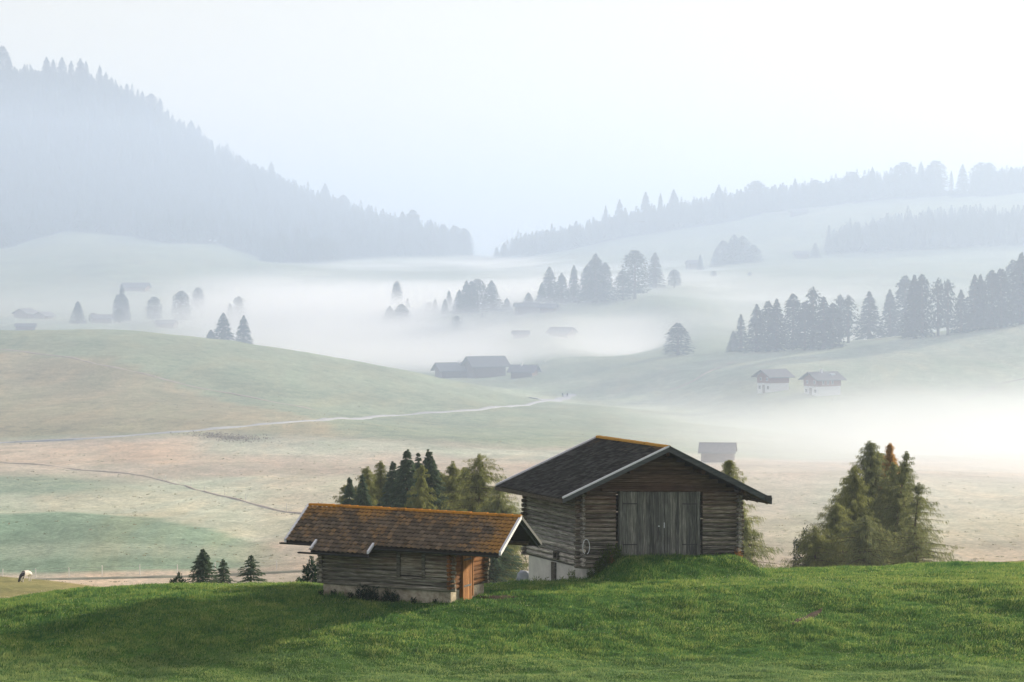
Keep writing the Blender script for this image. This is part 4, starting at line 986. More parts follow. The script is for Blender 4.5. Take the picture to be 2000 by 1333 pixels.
fg = [('spruce', 1073, 521, 592, 1400, 42, 'left spruce of the first right fog clump'), ('spruce', 1097, 533, 592, 1400, 34, 'right spruce of the first right fog clump'),
 ('spruce', 1058, 552, 592, 1400, 20, 'low side tree at the left foot of the first right fog clump'),
 ('spruce', 1121, 518, 590, 1400, 28, 'paler slim spruce between the fog clumps'),
 ('broad', 1147, 518, 590, 1400, 34, 'left side of the biggest fog clump'), ('spruce', 1163, 496, 590, 1400, 58, 'peak of the biggest fog clump'), ('broad', 1182, 513, 588, 1400, 36, 'right side of the biggest fog clump'),
 ('broad', 1216, 528, 586, 1400, 40, 'lower left tree of the round-topped fog pair'), ('round', 1240, 490, 584, 1400, 50, 'tall round-topped tree in the fog'),
 ('slim', 1279, 494, 560, 1400, 38, 'slim serrated spruce right of the round-topped tree'),
 ('round', 1317, 527, 548, 1400, 24, 'small round bush-like tree by the grey barn'),
 ('spruce', 897, 566, 612, 1400, 26, 'low left tree of the middle fog clump'), ('spruce', 911, 548, 612, 1400, 34, 'second tree of the middle fog clump'), ('broad', 921, 549, 612, 1400, 30, 'third tree of the middle fog clump'),
 ('round', 933, 545, 610, 1400, 34, 'bushy-topped tree of the middle fog clump'), ('spruce', 960, 548, 608, 1400, 40, 'separate pointed tree right of the middle fog clump'),
 ('broad', 775, 549, 612, 1440, 28, 'faint narrow tree floating in the fog at left centre'), ('spruce', 796, 582, 620, 1440, 14, 'ghostly thin tree right of the faint narrow one'),
 ('spruce', 761, 598, 640, 1400, 34, 'left tree of the low pair under the faint narrow tree'), ('broad', 784, 594, 640, 1400, 40, 'right tree of the low pair under the faint narrow tree'),
 ('spruce', 850, 583, 612, 1440, 14, 'small faint spruce left of the middle fog clump'), ('round', 838, 590, 612, 1440, 18, 'small faint round tree at the left of the tiny fog trees'),
 ('spruce', 869, 583, 614, 1440, 16, 'small clear spruce between the tiny fog trees'), ('spruce', 877, 567, 606, 1440, 16, 'tiny pale tree just left of the middle fog clump'),
 ('open', 892, 617, 650, 1400, 30, 'wispy tree alone in the fog below the middle clump'), ('spruce', 990, 582, 606, 1440, 18, 'ghostly small tree between the middle clump and the dark barn'),
 ('spruce', 1032, 571, 600, 1440, 24, 'small tree peeping over the dark fog barn'), ('spruce', 942, 612, 621, 1440, 6, 'tiny sapling on the fog meadow left of the dark barn'),
 ('spruce', 1434, 458, 516, 1750, 46, 'peak of the round clump on the far meadow'), ('broad', 1413, 470, 516, 1755, 40, 'left tree of the round clump on the far meadow'), ('broad', 1450, 462, 514, 1752, 44, 'right centre tree of the round clump on the far meadow'),
 ('broad', 1470, 478, 512, 1750, 40, 'lower right tree of the round clump on the far meadow'), ('spruce', 1399, 485, 518, 1748, 22, 'small left outlier of the round clump on the far meadow'),
 ('spruce', 1368, 497, 527, 1710, 12, 'slim tree at the right wall of the grey barn'), ('spruce', 1592, 474, 504, 1890, 18, 'pointed tree beside the far hay barn'),
 ('round', 1394, 529, 541, 1620, 12, 'small dark bush on the far meadow ridge line'), ('round', 1464, 532, 540, 1620, 8, 'smaller bush right along the far meadow ridge line')]
for a in fg: far_tree(*a[:6], a[6], C2)
C3 = 'trees above the left hill'
lf = [('spruce', 152, 588, 632, 1340, 27, 'lone pointed spruce right of the cabin pair'), ('spruce', 238, 555, 606, 1345, 22, 'pointed top of the tall misty tree over the cabin'),
 ('broad', 229, 575, 604, 1344, 20, 'left shoulder of the tall misty tree over the cabin'), ('broad', 246, 580, 606, 1343, 18, 'right shoulder of the tall misty tree over the cabin'),
 ('round', 233, 603, 632, 1352, 20, 'round tree at the right end of the tree-flanked cabin'), ('round', 182, 611, 630, 1355, 16, 'round tree at the left end of the tree-flanked cabin'),
 ('round', 301, 580, 628, 1345, 29, 'egg-shaped tree left of the bigger round one'), ('round', 354, 569, 620, 1348, 34, 'bigger round tree on a visible short trunk'),
 ('round', 387, 562, 606, 1420, 24, 'pale narrow tree fading into fog behind the round trees'),
 ('open', 466, 579, 620, 1350, 44, 'open crowned larch with sky showing through'), ('spruce', 449, 592, 620, 1345, 20, 'small tree at the left of the open crowned larch'),
 ('spruce', 436, 611, 682, 1180, 44, 'tall dark spruce just behind the left hill crest'), ('spruce', 412, 644, 680, 1178, 28, 'low spruce at the left foot of the tall dark one'),
 ('spruce', 476, 616, 686, 1182, 36, 'right hand spruce just behind the left hill crest')]
for a in lf: far_tree(*a[:6], a[6], C3)
# skyline trees that stand out of the woods
C4 = 'skyline trees of the left mountain'
for i, (px, top, b, w, lb) in enumerate([(5, 90, 150, 26, 'highest pointed skyline tree at the left edge'), (17, 112, 152, 16, 'second skyline tree by the left edge'), (48, 126, 152, 12, 'small skyline tree left of the dip'),
  (91, 111, 150, 18, 'first of the tall trees right of the skyline dip'), (104, 116, 150, 14, 'second of the tall trees right of the skyline dip'), (121, 112, 152, 20, 'broadest tall tree on the mountain top'), (139, 119, 154, 14, 'ragged tree right of the broadest summit tree'),
  (157, 114, 156, 20, 'tall tree at the middle of the summit row'), (168, 119, 158, 12, 'thin tree right of the summit middle'), (195, 126, 165, 10, 'last thin spike of the summit row'), (207, 141, 178, 12, 'spike just below the summit row'),
  (248, 163, 205, 12, 'pointed tree on the upper slope'), (278, 178, 215, 12, 'small pointed tree below it on the upper slope'), (295, 183, 240, 26, 'bulky tree on the upper slope'), (313, 192, 250, 14, 'tree right of the bulky one'),
  (373, 235, 292, 22, 'round tree on the mid slope of the mountain'), (388, 245, 300, 14, 'spike right of the round mid slope tree'), (530, 316, 365, 14, 'pointed tree on the lower mountain slope'), (635, 358, 412, 18, 'tall tree on the lower mountain slope'),
  (671, 381, 430, 24, 'broad tree on the lower mountain slope'), (720, 400, 440, 14, 'spike before the mountain wood end'), (786, 413, 470, 22, 'left of the last tall mountain trees'), (806, 410, 475, 30, 'broadest of the last tall mountain trees'), (841, 429, 480, 16, 'slim tree before the last group'),
  (866, 440, 490, 24, 'left tree of the last group at the wood end'), (889, 442, 494, 28, 'middle tree of the last group at the wood end'), (907, 446, 496, 24, 'last tree at the wood end')]):
    far_tree('slim' if w < 16 else ('broad' if w > 22 else 'spruce'), px, top, b, 2890 if px < 760 else 2500, w*1.6, lb, C4, fixed=True)
C5 = 'skyline trees of the right wood'
for i, (px, top, b, w, lb) in enumerate([(1008, 462, 500, 20, 'low tree at the left tip of the right wood'), (1018, 463, 500, 22, 'round tree near the left tip of the right wood'), (985, 474, 500, 18, 'small bush at the very left tip of the right wood'), (970, 482, 500, 10, 'tiny outermost tree at the valley gap'),
  (1047, 451, 500, 16, 'slender tree right of the first gap'), (1068, 449, 500, 24, 'round tree right of the slender one'), (1113, 438, 490, 14, 'pointed tree where the wood begins to climb'), (1183, 402, 470, 12, 'spike at the first step of the right wood'),
  (1210, 390, 465, 22, 'rounded crown at the first step of the right wood'), (1261, 375, 450, 22, 'twin-topped crown of the climbing wood'), (1290, 377, 445, 12, 'spike after the twin-topped crown'), (1316, 370, 440, 24, 'broad crown at mid right wood'),
  (1404, 361, 430, 22, 'peak of the middle right wood'), (1447, 369, 420, 14, 'small cone standing out of the right wood'), (1477, 354, 420, 34, 'big dome-shaped tree of the right wood'), (1507, 364, 418, 14, 'cone right of the dome-shaped tree'), (1523, 365, 415, 16, 'round-topped pole tree of the right wood'),
  (1553, 349, 412, 16, 'tall tree after the gap in the right wood'), (1592, 352, 410, 28, 'broad tree after the tall one'), (1622, 352, 408, 16, 'lone-topped tree by a bright notch'), (1664, 336, 402, 30, 'dome before the long level wood'), (1704, 326, 400, 18, 'left crown of the long level wood'),
  (1766, 318, 395, 40, 'highest dome of the long level wood'), (1799, 315, 390, 16, 'pointed tree right of the highest dome'), (1828, 314, 388, 34, 'ragged tall tree at the wood end'), (1858, 333, 392, 10, 'thin dead spike in the gap'), (1880, 321, 388, 22, 'airy tree alone in the gap'),
  (1916, 318, 385, 34, 'first dome of the right edge wood'), (1931, 318, 385, 26, 'second dome of the right edge wood'), (1975, 326, 385, 20, 'low dome by the right edge')]):
    far_tree('slim' if w < 14 else ('round' if w > 24 else 'spruce'), px, top, b, 2380, w*1.35, lb, C5, fixed=True)

# ------------------------------------------------------------------ the far woods, each one mass
def lowtree(r):
    tri = []
    for k in range(9):
        z = .05 + .10*k; rad = .20*(1 - z)**.8 + .012; m = 6
        for j in range(m):
            a = 2*math.pi*(j + .5*(k % 2) + r.random()*.4)/m; w = .42; q = rad*(.75 + .5*r.random())
            tri.append([(math.cos(a-w)*rad*.35, math.sin(a-w)*rad*.35, z+.17), (math.cos(a+w)*rad*.35, math.sin(a+w)*rad*.35, z+.17), (math.cos(a)*q, math.sin(a)*q, z-.02)])
    tri.append([(-.012, 0, .9), (.012, 0, .9), (0, 0, 1.0)]); tri.append([(0, -.012, .9), (0, .012, .9), (0, 0, 1.0)])
    return np.array(tri)
def forest(label, n, inside, Yr, pxr, hr, seed):
    r = np.random.default_rng(seed); base = [lowtree(r) for _ in range(5)]
    out = []; cnt = 0
    while cnt < n:
        k = 4000; Yv = np.sqrt(r.uniform(Yr[0]**2, Yr[1]**2, k)); px = r.uniform(pxr[0], pxr[1], k); x = (px-1000)/FPX*Yv
        z = terrain(x, Yv); py = HY - z*FPX/Yv; ok = inside(px, py, Yv)
        for i in np.nonzero(ok)[0]:
            h = r.uniform(*hr)*(1.25 if r.random() < .08 else 1); w = h*r.uniform(1.2, 1.9)
            a = r.random()*6.28; c, s = math.cos(a), math.sin(a)
            b = base[i % 5]; t = np.empty_like(b)
            t[..., 0] = (b[..., 0]*c - b[..., 1]*s)*w + x[i]; t[..., 1] = (b[..., 0]*s + b[..., 1]*c)*w + Yv[i]; t[..., 2] = b[..., 2]*h + z[i] - .6
            out.append(t); cnt += 1
            if cnt >= n: break
    o = link('conifer_forest', tri_mesh('conifer_forest', np.concatenate(out)), None, M['far_spruce'])
    tag(o, label, 'forest', kind='stuff')
edgeL = lambda px: np.interp(px, [-600, 0, 60, 130, 250, 330, 420, 500, 525, 620, 700, 950], [485, 492, 470, 452, 462, 476, 478, 500, 530, 520, 505, 500])
forest('blue misty conifer forest covering the left mountain', 9500, lambda px, py, Y: (py < edgeL(px)) & (px < 915), (2060, 2960), (-700, 925), (12, 20), 51)
edgeR = lambda px: np.interp(px, [960, 1150, 1300, 1400, 1500, 1650, 1800, 1850, 1890, 2000, 2700], [505, 497, 470, 440, 415, 398, 386, 384, 384, 386, 372])
forest('pale conifer wood climbing the upper right slope', 4600, lambda px, py, Y: (py < edgeR(px)) & ((px < 1838) | (px > 1898)) & (Y > np.interp(px, [960, 1200, 1500], [2300, 2330, 2330])), (2300, 2700), (975, 2700), (12, 20), 52)
edge2 = lambda px: np.interp(px, [1610, 1700, 1800, 2000, 2700], [499, 495, 489, 481, 455])
top2 = lambda px: np.interp(px, [1610, 1660, 1750, 1800, 1940, 1960, 2000, 2700], [497, 478, 458, 448, 440, 452, 440, 425])
forest('grey blue conifer belt across the right meadow', 1900, lambda px, py, Y: (py < edge2(px)) & (py > top2(px)), (1850, 2250), (1618, 2700), (12, 17), 53)
# ------------------------------------------------------------------ path, ditches, fences
def strip(name, pts, w, mat, lift=.06, n=12, kind='structure', yscale=1.0):
    """ribbon draped over the ground through (column, metres ahead, half width)"""
    px = np.array([p[0] for p in pts], float); Yv = np.array([p[1] for p in pts], float)
    t = np.linspace(0, len(pts)-1, n*len(pts)); k = np.arange(len(pts))
    Px = np.interp(t, k, px); Yy = np.interp(t, k, Yv)
    ker = np.ones(n)/n; Px = np.convolve(np.pad(Px, n//2, mode='edge'), ker, 'same')[n//2:n//2+len(t)]; Yy = np.convolve(np.pad(Yy, n//2, mode='edge'), ker, 'same')[n//2:n//2+len(t)]
    x = (Px-1000)/FPX*Yy; dx = np.gradient(x); dy = np.gradient(Yy); l = np.hypot(dx, dy)+1e-9; nxv, nyv = -dy/l, dx/l
    rows = []
    ww = w*(1+.35*fbm(t*2.1, t*0+3, 2))
    for s in (-1, -.5, 0, .5, 1):
        X_, Y_ = x+nxv*ww*s, Yy+nyv*ww*s
        rows.append(np.stack([X_, Y_, terrain(X_, Y_) + lift - (abs(s) == 1)*lift*1.5], -1))
    V = np.stack(rows, 1); m = len(t); I = np.arange(m*5).reshape(m, 5)
    q = np.stack([I[:-1, :-1], I[:-1, 1:], I[1:, 1:], I[1:, :-1]], -1).reshape(-1, 4)
    return tag(link(name, np_mesh(name, V.reshape(-1, 3), None, q, True), None, mat), kind=kind)
M['gravel'] = plain_mat('pale gravel track', (.36, .38, .40), .95, .12, .8)
M['ditch'] = plain_mat('rough dark grass', (.19, .20, .15), .95, .35, .5)
M['ditch_pale'] = plain_mat('trodden brown grass', (.37, .33, .27), .95, .25, .5)
_px = np.arange(0, 1081, 45.0); _py = np.interp(_px, [0, 100, 180, 280, 370, 440, 520, 600, 700, 800, 900, 1000, 1080], [866, 861, 857, 850, 843, 836, 829, 823, 816.5, 810, 803.5, 794.5, 784])
tr = [(-300, 560)] + [(a, solveY(a, b, 530, 1010)) for a, b in zip(_px, _py)]
strip('gravel_path', tr, 1.25, M['gravel'], .22)
strip('gravel_path', [(1040, tr[-1][1]-12), (1080, tr[-1][1]+2), (1102, 968), (1118, 990)], 2.4, M['gravel'], .25)
d1 = [(px, solveY(px, py, 330, 620)) for px, py in ((-200, 900), (0, 903), (150, 918), (300, 930), (400, 962), (480, 982), (560, 1000), (620, 1008))]
strip('ditch', d1, .4, M['ditch_pale'], .10)
d2 = [(px, 326 + (px/900)) for px in (-300, 0, 200, 400, 600, 760)]
strip('ditch', d2, 1.3, M['ditch'], .15)
d3 = [(px, solveY(px, py, 600, 880)) for px, py in ((-100, 676), (0, 682), (60, 690), (130, 697), (200, 715), (300, 735), (380, 757), (470, 772), (560, 790), (620, 803))]
strip('ditch', d3, .8, M['ditch_pale'], .12)
strip('ditch', [(px, solveY(px, py, 800, 1100)) for px, py in ((1300, 765), (1350, 748), (1390, 724), (1440, 705))], .9, M['ditch_pale'], .12)
strip('ditch', [(px, solveY(px, py, 780, 1000)) for px, py in ((1870, 788), (1920, 770), (1955, 748), (2010, 738))], 1.1, M['ditch'], .12)
M['post'] = plain_mat('pale weathered stake', (.78, .77, .72), .85, .2, 5)
M['wire'] = plain_mat('grey wire', (.30, .30, .30), .5, .1, 4, .5, .6)
def fence(label, pts, h, gap, rad=.055, rails=2, rail_r=.018, group=None):
    root = None; P3 = []
    for i in range(len(pts)-1):
        (pa, Ya), (pb, Yb) = pts[i], pts[i+1]
        xa, xb = (pa-1000)/FPX*Ya, (pb-1000)/FPX*Yb; d = math.hypot(xb-xa, Yb-Ya); n = max(1, int(d/gap))
        for k in range(n): f = k/n; P3.append((xa+(xb-xa)*f, Ya+(Yb-Ya)*f))
    P3.append((xb, Yb)); rr = random.Random(len(P3))
    g = [Vector((x, y, tz(x, y))) for x, y in P3]; root = empty('fence', g[0], 0, label, 'fence', group); o = g[0]
    for p in g:
        mb = MB(); hh = h*rr.uniform(.88, 1.1); q = p - o; mb.tube(q - Vector((0, 0, .3)), q + Vector((rr.uniform(-.05, .05), 0, hh)), rad, rad*.8, 6); mb.build('post', M['post'], root)
    w = MB()
    for k in range(rails): 
        for i in range(len(g)-1):
            z = Vector((0, 0, h*(.85 - .4*k))); w.tube(g[i]-o+z, g[i+1]-o+z, rail_r, rail_r, 4)
    w.build('wire', M['wire'], root)
fence('wire fence on pale stakes along the dark grass line at the left', [(-60, 329), (200, 329.5), (420, 330), (600, 330.5), (760, 331)], 1.15, 3.4, rail_r=.008)
fence('thin row of stakes following the brown ditch across the plain', [(p, y+2) for p, y in d1[3:]] , 1.1, 9, rails=1, rail_r=.006)
fence('short run of close grey stakes on the skyline right of the larches', [(1896, 155.5), (1909, 155.8)], .42, .085, .022, 1, .008)
fence('pale paddock fence right of the farm shed', [(1046, 1172), (1062, 1160), (1076, 1176)], 1.3, 4.5, .09, 2, .05)
fence('faint stake fence in the haze under the left forest', [(185, 1700), (188, 1640)], 6, 70, .12, 1, .03) if False else None

# boulder seen between hut and barn
def boulder(px, top, Y, w, label):
    g = G(px, Y, .2); h = P(px, top, Y).z - g.z; bm = bmesh.new(); bmesh.ops.create_icosphere(bm, subdivisions=4, radius=1)
    for v in bm.verts:
        n = v.co.normalized(); k = 1 + .16*float(vnoise(np.array([n.x*2+5]), np.array([n.y*2+n.z*3]))[0]) + .06*float(vnoise(np.array([n.x*7]), np.array([n.y*7+n.z*9]))[0])
        v.co = Vector((n.x*w/2*k, n.y*w/2*k, (n.z*.5+.5)*h*k))
    me = bpy.data.meshes.new('boulder'); bm.to_mesh(me); bm.free()
    o = link('boulder', me, None, M['rock']); o.location = g; tag(o, label, 'boulder'); [setattr(p, 'use_smooth', True) for p in me.polygons]
M['rock'] = plain_mat('grey blue rock', (.26, .29, .33), .9, .25, 2.5)
boulder(1025, 1113, 142, .85, 'rounded grey blue boulder between the hut and the barn base')

# ------------------------------------------------------------------ cow and two walkers
def skin_body(name, joints, edges, radii, mat, parent, sub=2, root=0):
    me = bpy.data.meshes.new(name); me.from_pydata(joints, edges, []); me.update()
    ob = bpy.data.objects.new(name + '_tmp', me); COL.objects.link(ob)
    mo = ob.modifiers.new('s', 'SKIN'); ob.modifiers.new('u', 'SUBSURF').levels = sub
    for i, r_ in enumerate(radii):
        s = me.skin_vertices[0].data[i]; s.radius = r_ if isinstance(r_, tuple) else (r_, r_); s.use_root = (i == root)
    dg = bpy.context.evaluated_depsgraph_get(); dg.update(); nm = bpy.data.meshes.new_from_object(ob.evaluated_get(dg))
    bpy.data.objects.remove(ob); nm.name = name
    for p in nm.polygons: p.use_smooth = True
    return link(name, nm, parent, mat)
def cow_mat():
    m, t, o = newmat('white hide with black patches'); c = objco(t)
    n = noise(t, c, 1.15, 1, .4); sep = N(t, 'ShaderNodeSeparateXYZ'); t.links.new(c, sep.inputs[0])
    f = mth(t, 'ADD', n, maprange(t, sep.outputs[0], -.35, -.95, 0, .35))
    k = ramp(t, f, [(.60, (.72, .69, .64)), (.63, (.035, .032, .03))]).outputs[0]
    bsdf(t, o, k, .8, .2); return m
def cow():
    g = G(51, 288); root = empty('cow', (g.x, g.y, g.z-.02), R(58), 'white cow with black patches grazing with lowered head on the tan slope', 'cow')
    root.scale = (.84, .84, .84)
    J = [(.75, 0, 1.12), (.35, 0, 1.10), (-.15, 0, 1.08), (-.60, 0, 1.10), (-.90, 0, .92), (-1.12, 0, .58), (-1.22, 0, .30), (-1.36, 0, .12),
         (.72, .2, .88), (.80, .2, .52), (.74, .2, .05), (.72, -.2, .88), (.66, -.2, .52), (.60, -.2, .05),
         (-.60, .17, .82), (-.58, .17, .46), (-.60, .17, .05), (-.60, -.17, .82), (-.70, -.17, .46), (-.74, -.17, .05),
         (.92, 0, 1.05), (1.0, 0, .60), (-1.16, .2, .42), (-1.16, -.2, .42)]
    E = [(0, 1), (1, 2), (2, 3), (3, 4), (4, 5), (5, 6), (6, 7), (0, 8), (8, 9), (9, 10), (0, 11), (11, 12), (12, 13), (3, 14), (14, 15), (15, 16), (3, 17), (17, 18), (18, 19), (0, 20), (20, 21), (6, 22), (6, 23)]
    Rd = [(.26, .30), (.34, .36), (.34, .37), (.27, .34), .20, .14, .15, .09, .15, .075, .055, .15, .075, .055, .12, .07, .055, .12, .07, .055, .05, .03, .04, .04]
    skin_body('body', J, E, Rd, cow_mat(), root, 2, 2)
    for s in (-1, 1):
        h = MB(); h.tube((-1.12, s*.08, .46), (-1.02, s*.20, .55), .025, .008, 6); h.build('horn', M['post'], root)
cow()
def walker(px, Y, coat, trousers, label, flip):
    g = G(px, Y); r0 = empty('person', (g.x, g.y, g.z+.05), R(20*flip), label, 'person')
    st = .22*flip
    J = [(0, 0, .92), (0, 0, 1.15), (0, 0, 1.42), (0, 0, 1.53), (0, 0, 1.68), (.17, 0, 1.40), (.24, -.06*flip, 1.12), (.22, -.22*flip, .90), (-.17, 0, 1.40), (-.24, .08*flip, 1.12), (-.22, .05, .88),
         (.09, 0, .86), (.10, -st, .48), (.10, -st*1.1, .07), (.10, -st*1.1-.16, .03), (-.09, 0, .86), (-.10, st*.6, .48), (-.10, st*1.5, .10), (-.10, st*1.4-.15, .03)]
    E = [(0, 1), (1, 2), (2, 3), (3, 4), (2, 5), (5, 6), (6, 7), (2, 8), (8, 9), (9, 10), (0, 11), (11, 12), (12, 13), (13, 14), (0, 15), (15, 16), (16, 17), (17, 18)]
    Rd = [(.15, .11), (.15, .11), (.17, .11), .055, (.09, .10), .07, .05, .035, .07, .05, .035, .09, .065, .045, .04, .09, .065, .045, .04]
    m, t, o = newmat('walker ' + str(flip)); sep = N(t, 'ShaderNodeSeparateXYZ'); t.links.new(objco(t), sep.inputs[0])
    k = ramp(t, maprange(t, sep.outputs[2], 0, 2), [(0, trousers), (.46, trousers), (.47, coat), (.77, coat), (.775, (.45, .30, .24)), (.84, (.45, .30, .24)), (.85, (.05, .04, .03))], 'CONSTANT').outputs[0]
    bsdf(t, o, k, .85, .1)
    skin_body('body', J, E, Rd, m, r0, 1)
    pk = MB(); pk.box(-.14, .14, .10, .30, 1.02, 1.46); pk.build('backpack', M['under'], r0)
    for s in (-1, 1):
        pl = MB(); pl.tube((s*.24, -.15*flip*s, .98), (s*.30, -.34, .02), .012, .01, 5); pl.build('walking_pole', M['wire'], r0)
walker(1099, 972, (.05, .06, .09), (.05, .05, .06), 'left of the two walkers in dark clothes on the path below the farm', 1)
walker(1108, 973, (.09, .05, .05), (.04, .04, .05), 'right of the two walkers in dark clothes on the path below the farm', -1)

# ------------------------------------------------------------------ foreground grass (uncountable)
def grass_mat():
    m, t, o = newmat('grass blades'); c = objco(t)
    n = noise(t, c, 1.1, 6, .7, (1, .8, 1)); n2 = noise(t, c, .11, 4, .6, (1, .6, 1)); isl = island(t)
    f = mth(t, 'ADD', mth(t, 'MULTIPLY', n, .62), mth(t, 'MULTIPLY', n2, .38)); f = mth(t, 'ADD', f, mth(t, 'MULTIPLY', mth(t, 'SUBTRACT', isl, .5), .22))
    col = ramp(t, f, [(.30, (.035, .105, .045)), (.42, (.070, .175, .055)), (.52, (.16, .27, .075)), (.62, (.30, .38, .11)), (.76, (.42, .45, .17))]).outputs[0]
    brown = ramp(t, noise(t, c, .33, 5, .7), [(.62, (0,)*3), (.72, (1,)*3)]).outputs[0]
    col = mix(t, mth(t, 'MULTIPLY', brown, .45), col, (.085, .065, .022))
    a = N(t, 'ShaderNodeAttribute', attribute_name='pale_strip')
    col = mix(t, mth(t, 'MULTIPLY', a.outputs[2], .30), col, (.28, .36, .20))  # paler blades on the flat lower strip
    d = N(t, 'ShaderNodeBsdfDiffuse'); tr_ = N(t, 'ShaderNodeBsdfTranslucent'); mx = N(t, 'ShaderNodeMixShader')
    t.links.new(col, d.inputs[0]); t.links.new(col, tr_.inputs[0]); mx.inputs[0].default_value = .45
    t.links.new(d.outputs[0], mx.inputs[1]); t.links.new(tr_.outputs[0], mx.inputs[2]); t.links.new(mx.outputs[0], o.inputs[0])
    return m
def hut_local(x, y):
    dx, dy = x+2.549, y-118.0; c, s = math.cos(BE), math.sin(BE)
    return dx*c - dy*s, dx*s + dy*c
def barn_local(x, y):
    dx, dy = x-BX, y-BY; return dx*GX + dy*GY, -dx*GY + dy*GX
def make_grass(n):
    r = np.random.default_rng(77)
    Yv = 103.5 + 37*r.random(n)**1.15; px = r.uniform(-480, 2480, n); x = (px-1000)/FPX*Yv
    # tufts: pull blades together and leave thin spots
    k = vnoise(x*1.9, Yv*1.9) + .5*vnoise(x*5, Yv*5)
    keep = (k > -.22) | (r.random(n) < .55)
    hx, hy = hut_local(x, Yv); bx, by = barn_local(x, Yv)
    keep &= ~((hx > -5.9) & (hx < .06) & (hy > .06) & (hy < 3.4)); keep &= ~((bx > .1) & (bx < 7.8) & (by > .1) & (by < 6.1))
    bare = np.exp(-(((hx-1.1)/1.1)**2 + ((hy-1.8)/1.1)**2)); keep &= r.random(n) > bare*.93
    fu = np.exp(-(((x - 12.2 - (Yv-117.5)*.5)/.26)**4 + ((Yv-117.5)/1.6)**4)); keep &= r.random(n) > fu*.97
    x, Yv, k = x[keep], Yv[keep], k[keep]; hx, hy, bx, by = hx[keep], hy[keep], bx[keep], by[keep]; n = len(x)
    z = terrain(x, Yv)
    h = r.uniform(.06, .145, n)*(1 + .8*np.clip(k, -.4, .8))*(1+.5*fbm(x/3, Yv/3, 2)); h *= np.where(vnoise(x*.9+50, Yv*.9) > .3, 1.3, 1)
    near = np.minimum(np.where((hx > -6.6) & (hx < .3), np.abs(hy), 9), np.where((bx > -.3) & (bx < 8.2), np.abs(by), 9))
    h *= 1 + .9*np.exp(-(near/.28)**2)*(r.random(n))
    flat = 1-smooth(108, 112, Yv)*1.0; h *= 1 - .25*flat
    a = r.uniform(0, 6.283, n); ln = r.uniform(.15, .75, n)*h; dx, dy = np.cos(a)*ln + .02, np.sin(a)*ln
    b = r.uniform(0, 6.283, n); w = r.uniform(.007, .014, n); wx, wy = np.cos(b)*w, np.sin(b)*w
    V = np.empty((n, 5, 3)); 
    for i, (sx, f, hz) in enumerate(((-1, 0, 0), (1, 0, 0), (1, .35, .6), (-1, .35, .6), (0, 1, 1))):
        ws = .8 if i in (2, 3) else 1
        V[:, i, 0] = x + sx*wx*ws + dx*f; V[:, i, 1] = Yv + sx*wy*ws + dy*f; V[:, i, 2] = z - .02 + h*hz
    I = (np.arange(n)*5)[:, None]
    me = np_mesh('grass', V.reshape(-1, 3), I + np.array([[3, 2, 4]]), I + np.array([[0, 1, 2, 3]]))
    at = me.attributes.new('pale_strip', 'FLOAT', 'POINT'); at.data.foreach_set('value', np.repeat(flat, 5).astype(np.float32))
    tag(link('grass', me, None, grass_mat()), 'short lush green grass of the foreground meadow', 'grass', kind='stuff')
make_grass(GRASS_N)
# flowers and dewy seed heads as fine pale specks
def specks(n):
    r = np.random.default_rng(5); Yv = 110 + 22*r.random(n); px = r.uniform(-50, 2050, n); x = (px-1000)/FPX*Yv
    k = vnoise(x*.35+4, Yv*.35) > .02; x, Yv = x[k], Yv[k]; n = len(x); z = terrain(x, Yv) + r.uniform(.13, .2, n)
    s = r.uniform(.008, .014, n); V = np.empty((n, 4, 3)); 
    for i, (a, b, c) in enumerate(((1, 0, -.5), (-.5, .87, -.5), (-.5, -.87, -.5), (0, 0, 1))):
        V[:, i, 0] = x+a*s; V[:, i, 1] = Yv+b*s; V[:, i, 2] = z+c*s
    I = (np.arange(n)*4)[:, None]; F = np.concatenate([I+np.array([[0, 1, 3]]), I+np.array([[1, 2, 3]]), I+np.array([[2, 0, 3]]), I+np.array([[0, 2, 1]])])
    tag(link('clover_flowers', np_mesh('clover_flowers', V.reshape(-1, 3), F), None, plain_mat('white clover', (.62, .62, .50), .8, .1)), 'tiny pale clover heads sprinkled over the foreground grass', 'flowers', kind='stuff')
specks(5200)
# weeds along the walls
def weeds(spots, label, mat, seed, hgt=(.25, .6), n=260, name='weeds'):
    r = np.random.default_rng(seed); T = []
    for (x, y, s) in spots:
        z = tz(x, y); m = int(n*s); a = r.uniform(0, 6.28, m); q = r.random(m)**.6*.22*s; h = r.uniform(*hgt, m)*s
        c = np.stack([x+np.cos(a)*q, y+np.sin(a)*q, z + h*r.random(m)], -1); D = np.stack([np.cos(a)*.5, np.sin(a)*.5, np.ones(m)*.8], -1) + r.normal(size=(m, 3))*.35
        D /= np.linalg.norm(D, axis=1, keepdims=True); S = np.cross(D, r.normal(size=(m, 3))); S /= np.linalg.norm(S, axis=1, keepdims=True)
        T.append(np.stack([c-S*.016, c+S*.016, c+D*.15*s], 1))
    tag(link(name, tri_mesh(name, np.concatenate(T)), None, mat), label, 'weeds', kind='stuff')
def hw(u, v):   # hut local to world
    c, s = math.cos(-BE), math.sin(-BE); return (-2.549 + u*c - v*s, 118 + u*s + v*c)
def bw(u, v): return (BX + u*GX - v*GY, BY + u*GY + v*GX)
weeds([(*hw(u, -.22), s) for u, s in ((-4.0, 1.1), (-3.75, .8), (-3.5, 1.2), (-2.9, .8), (-2.7, 1.0), (-2.4, .7), (-4.5, .5), (-1.6, .5), (-5.3, .5), (-.6, .4), (-5.9, .5))], 'dark nettles growing against the hut base', M['bush'], 61)
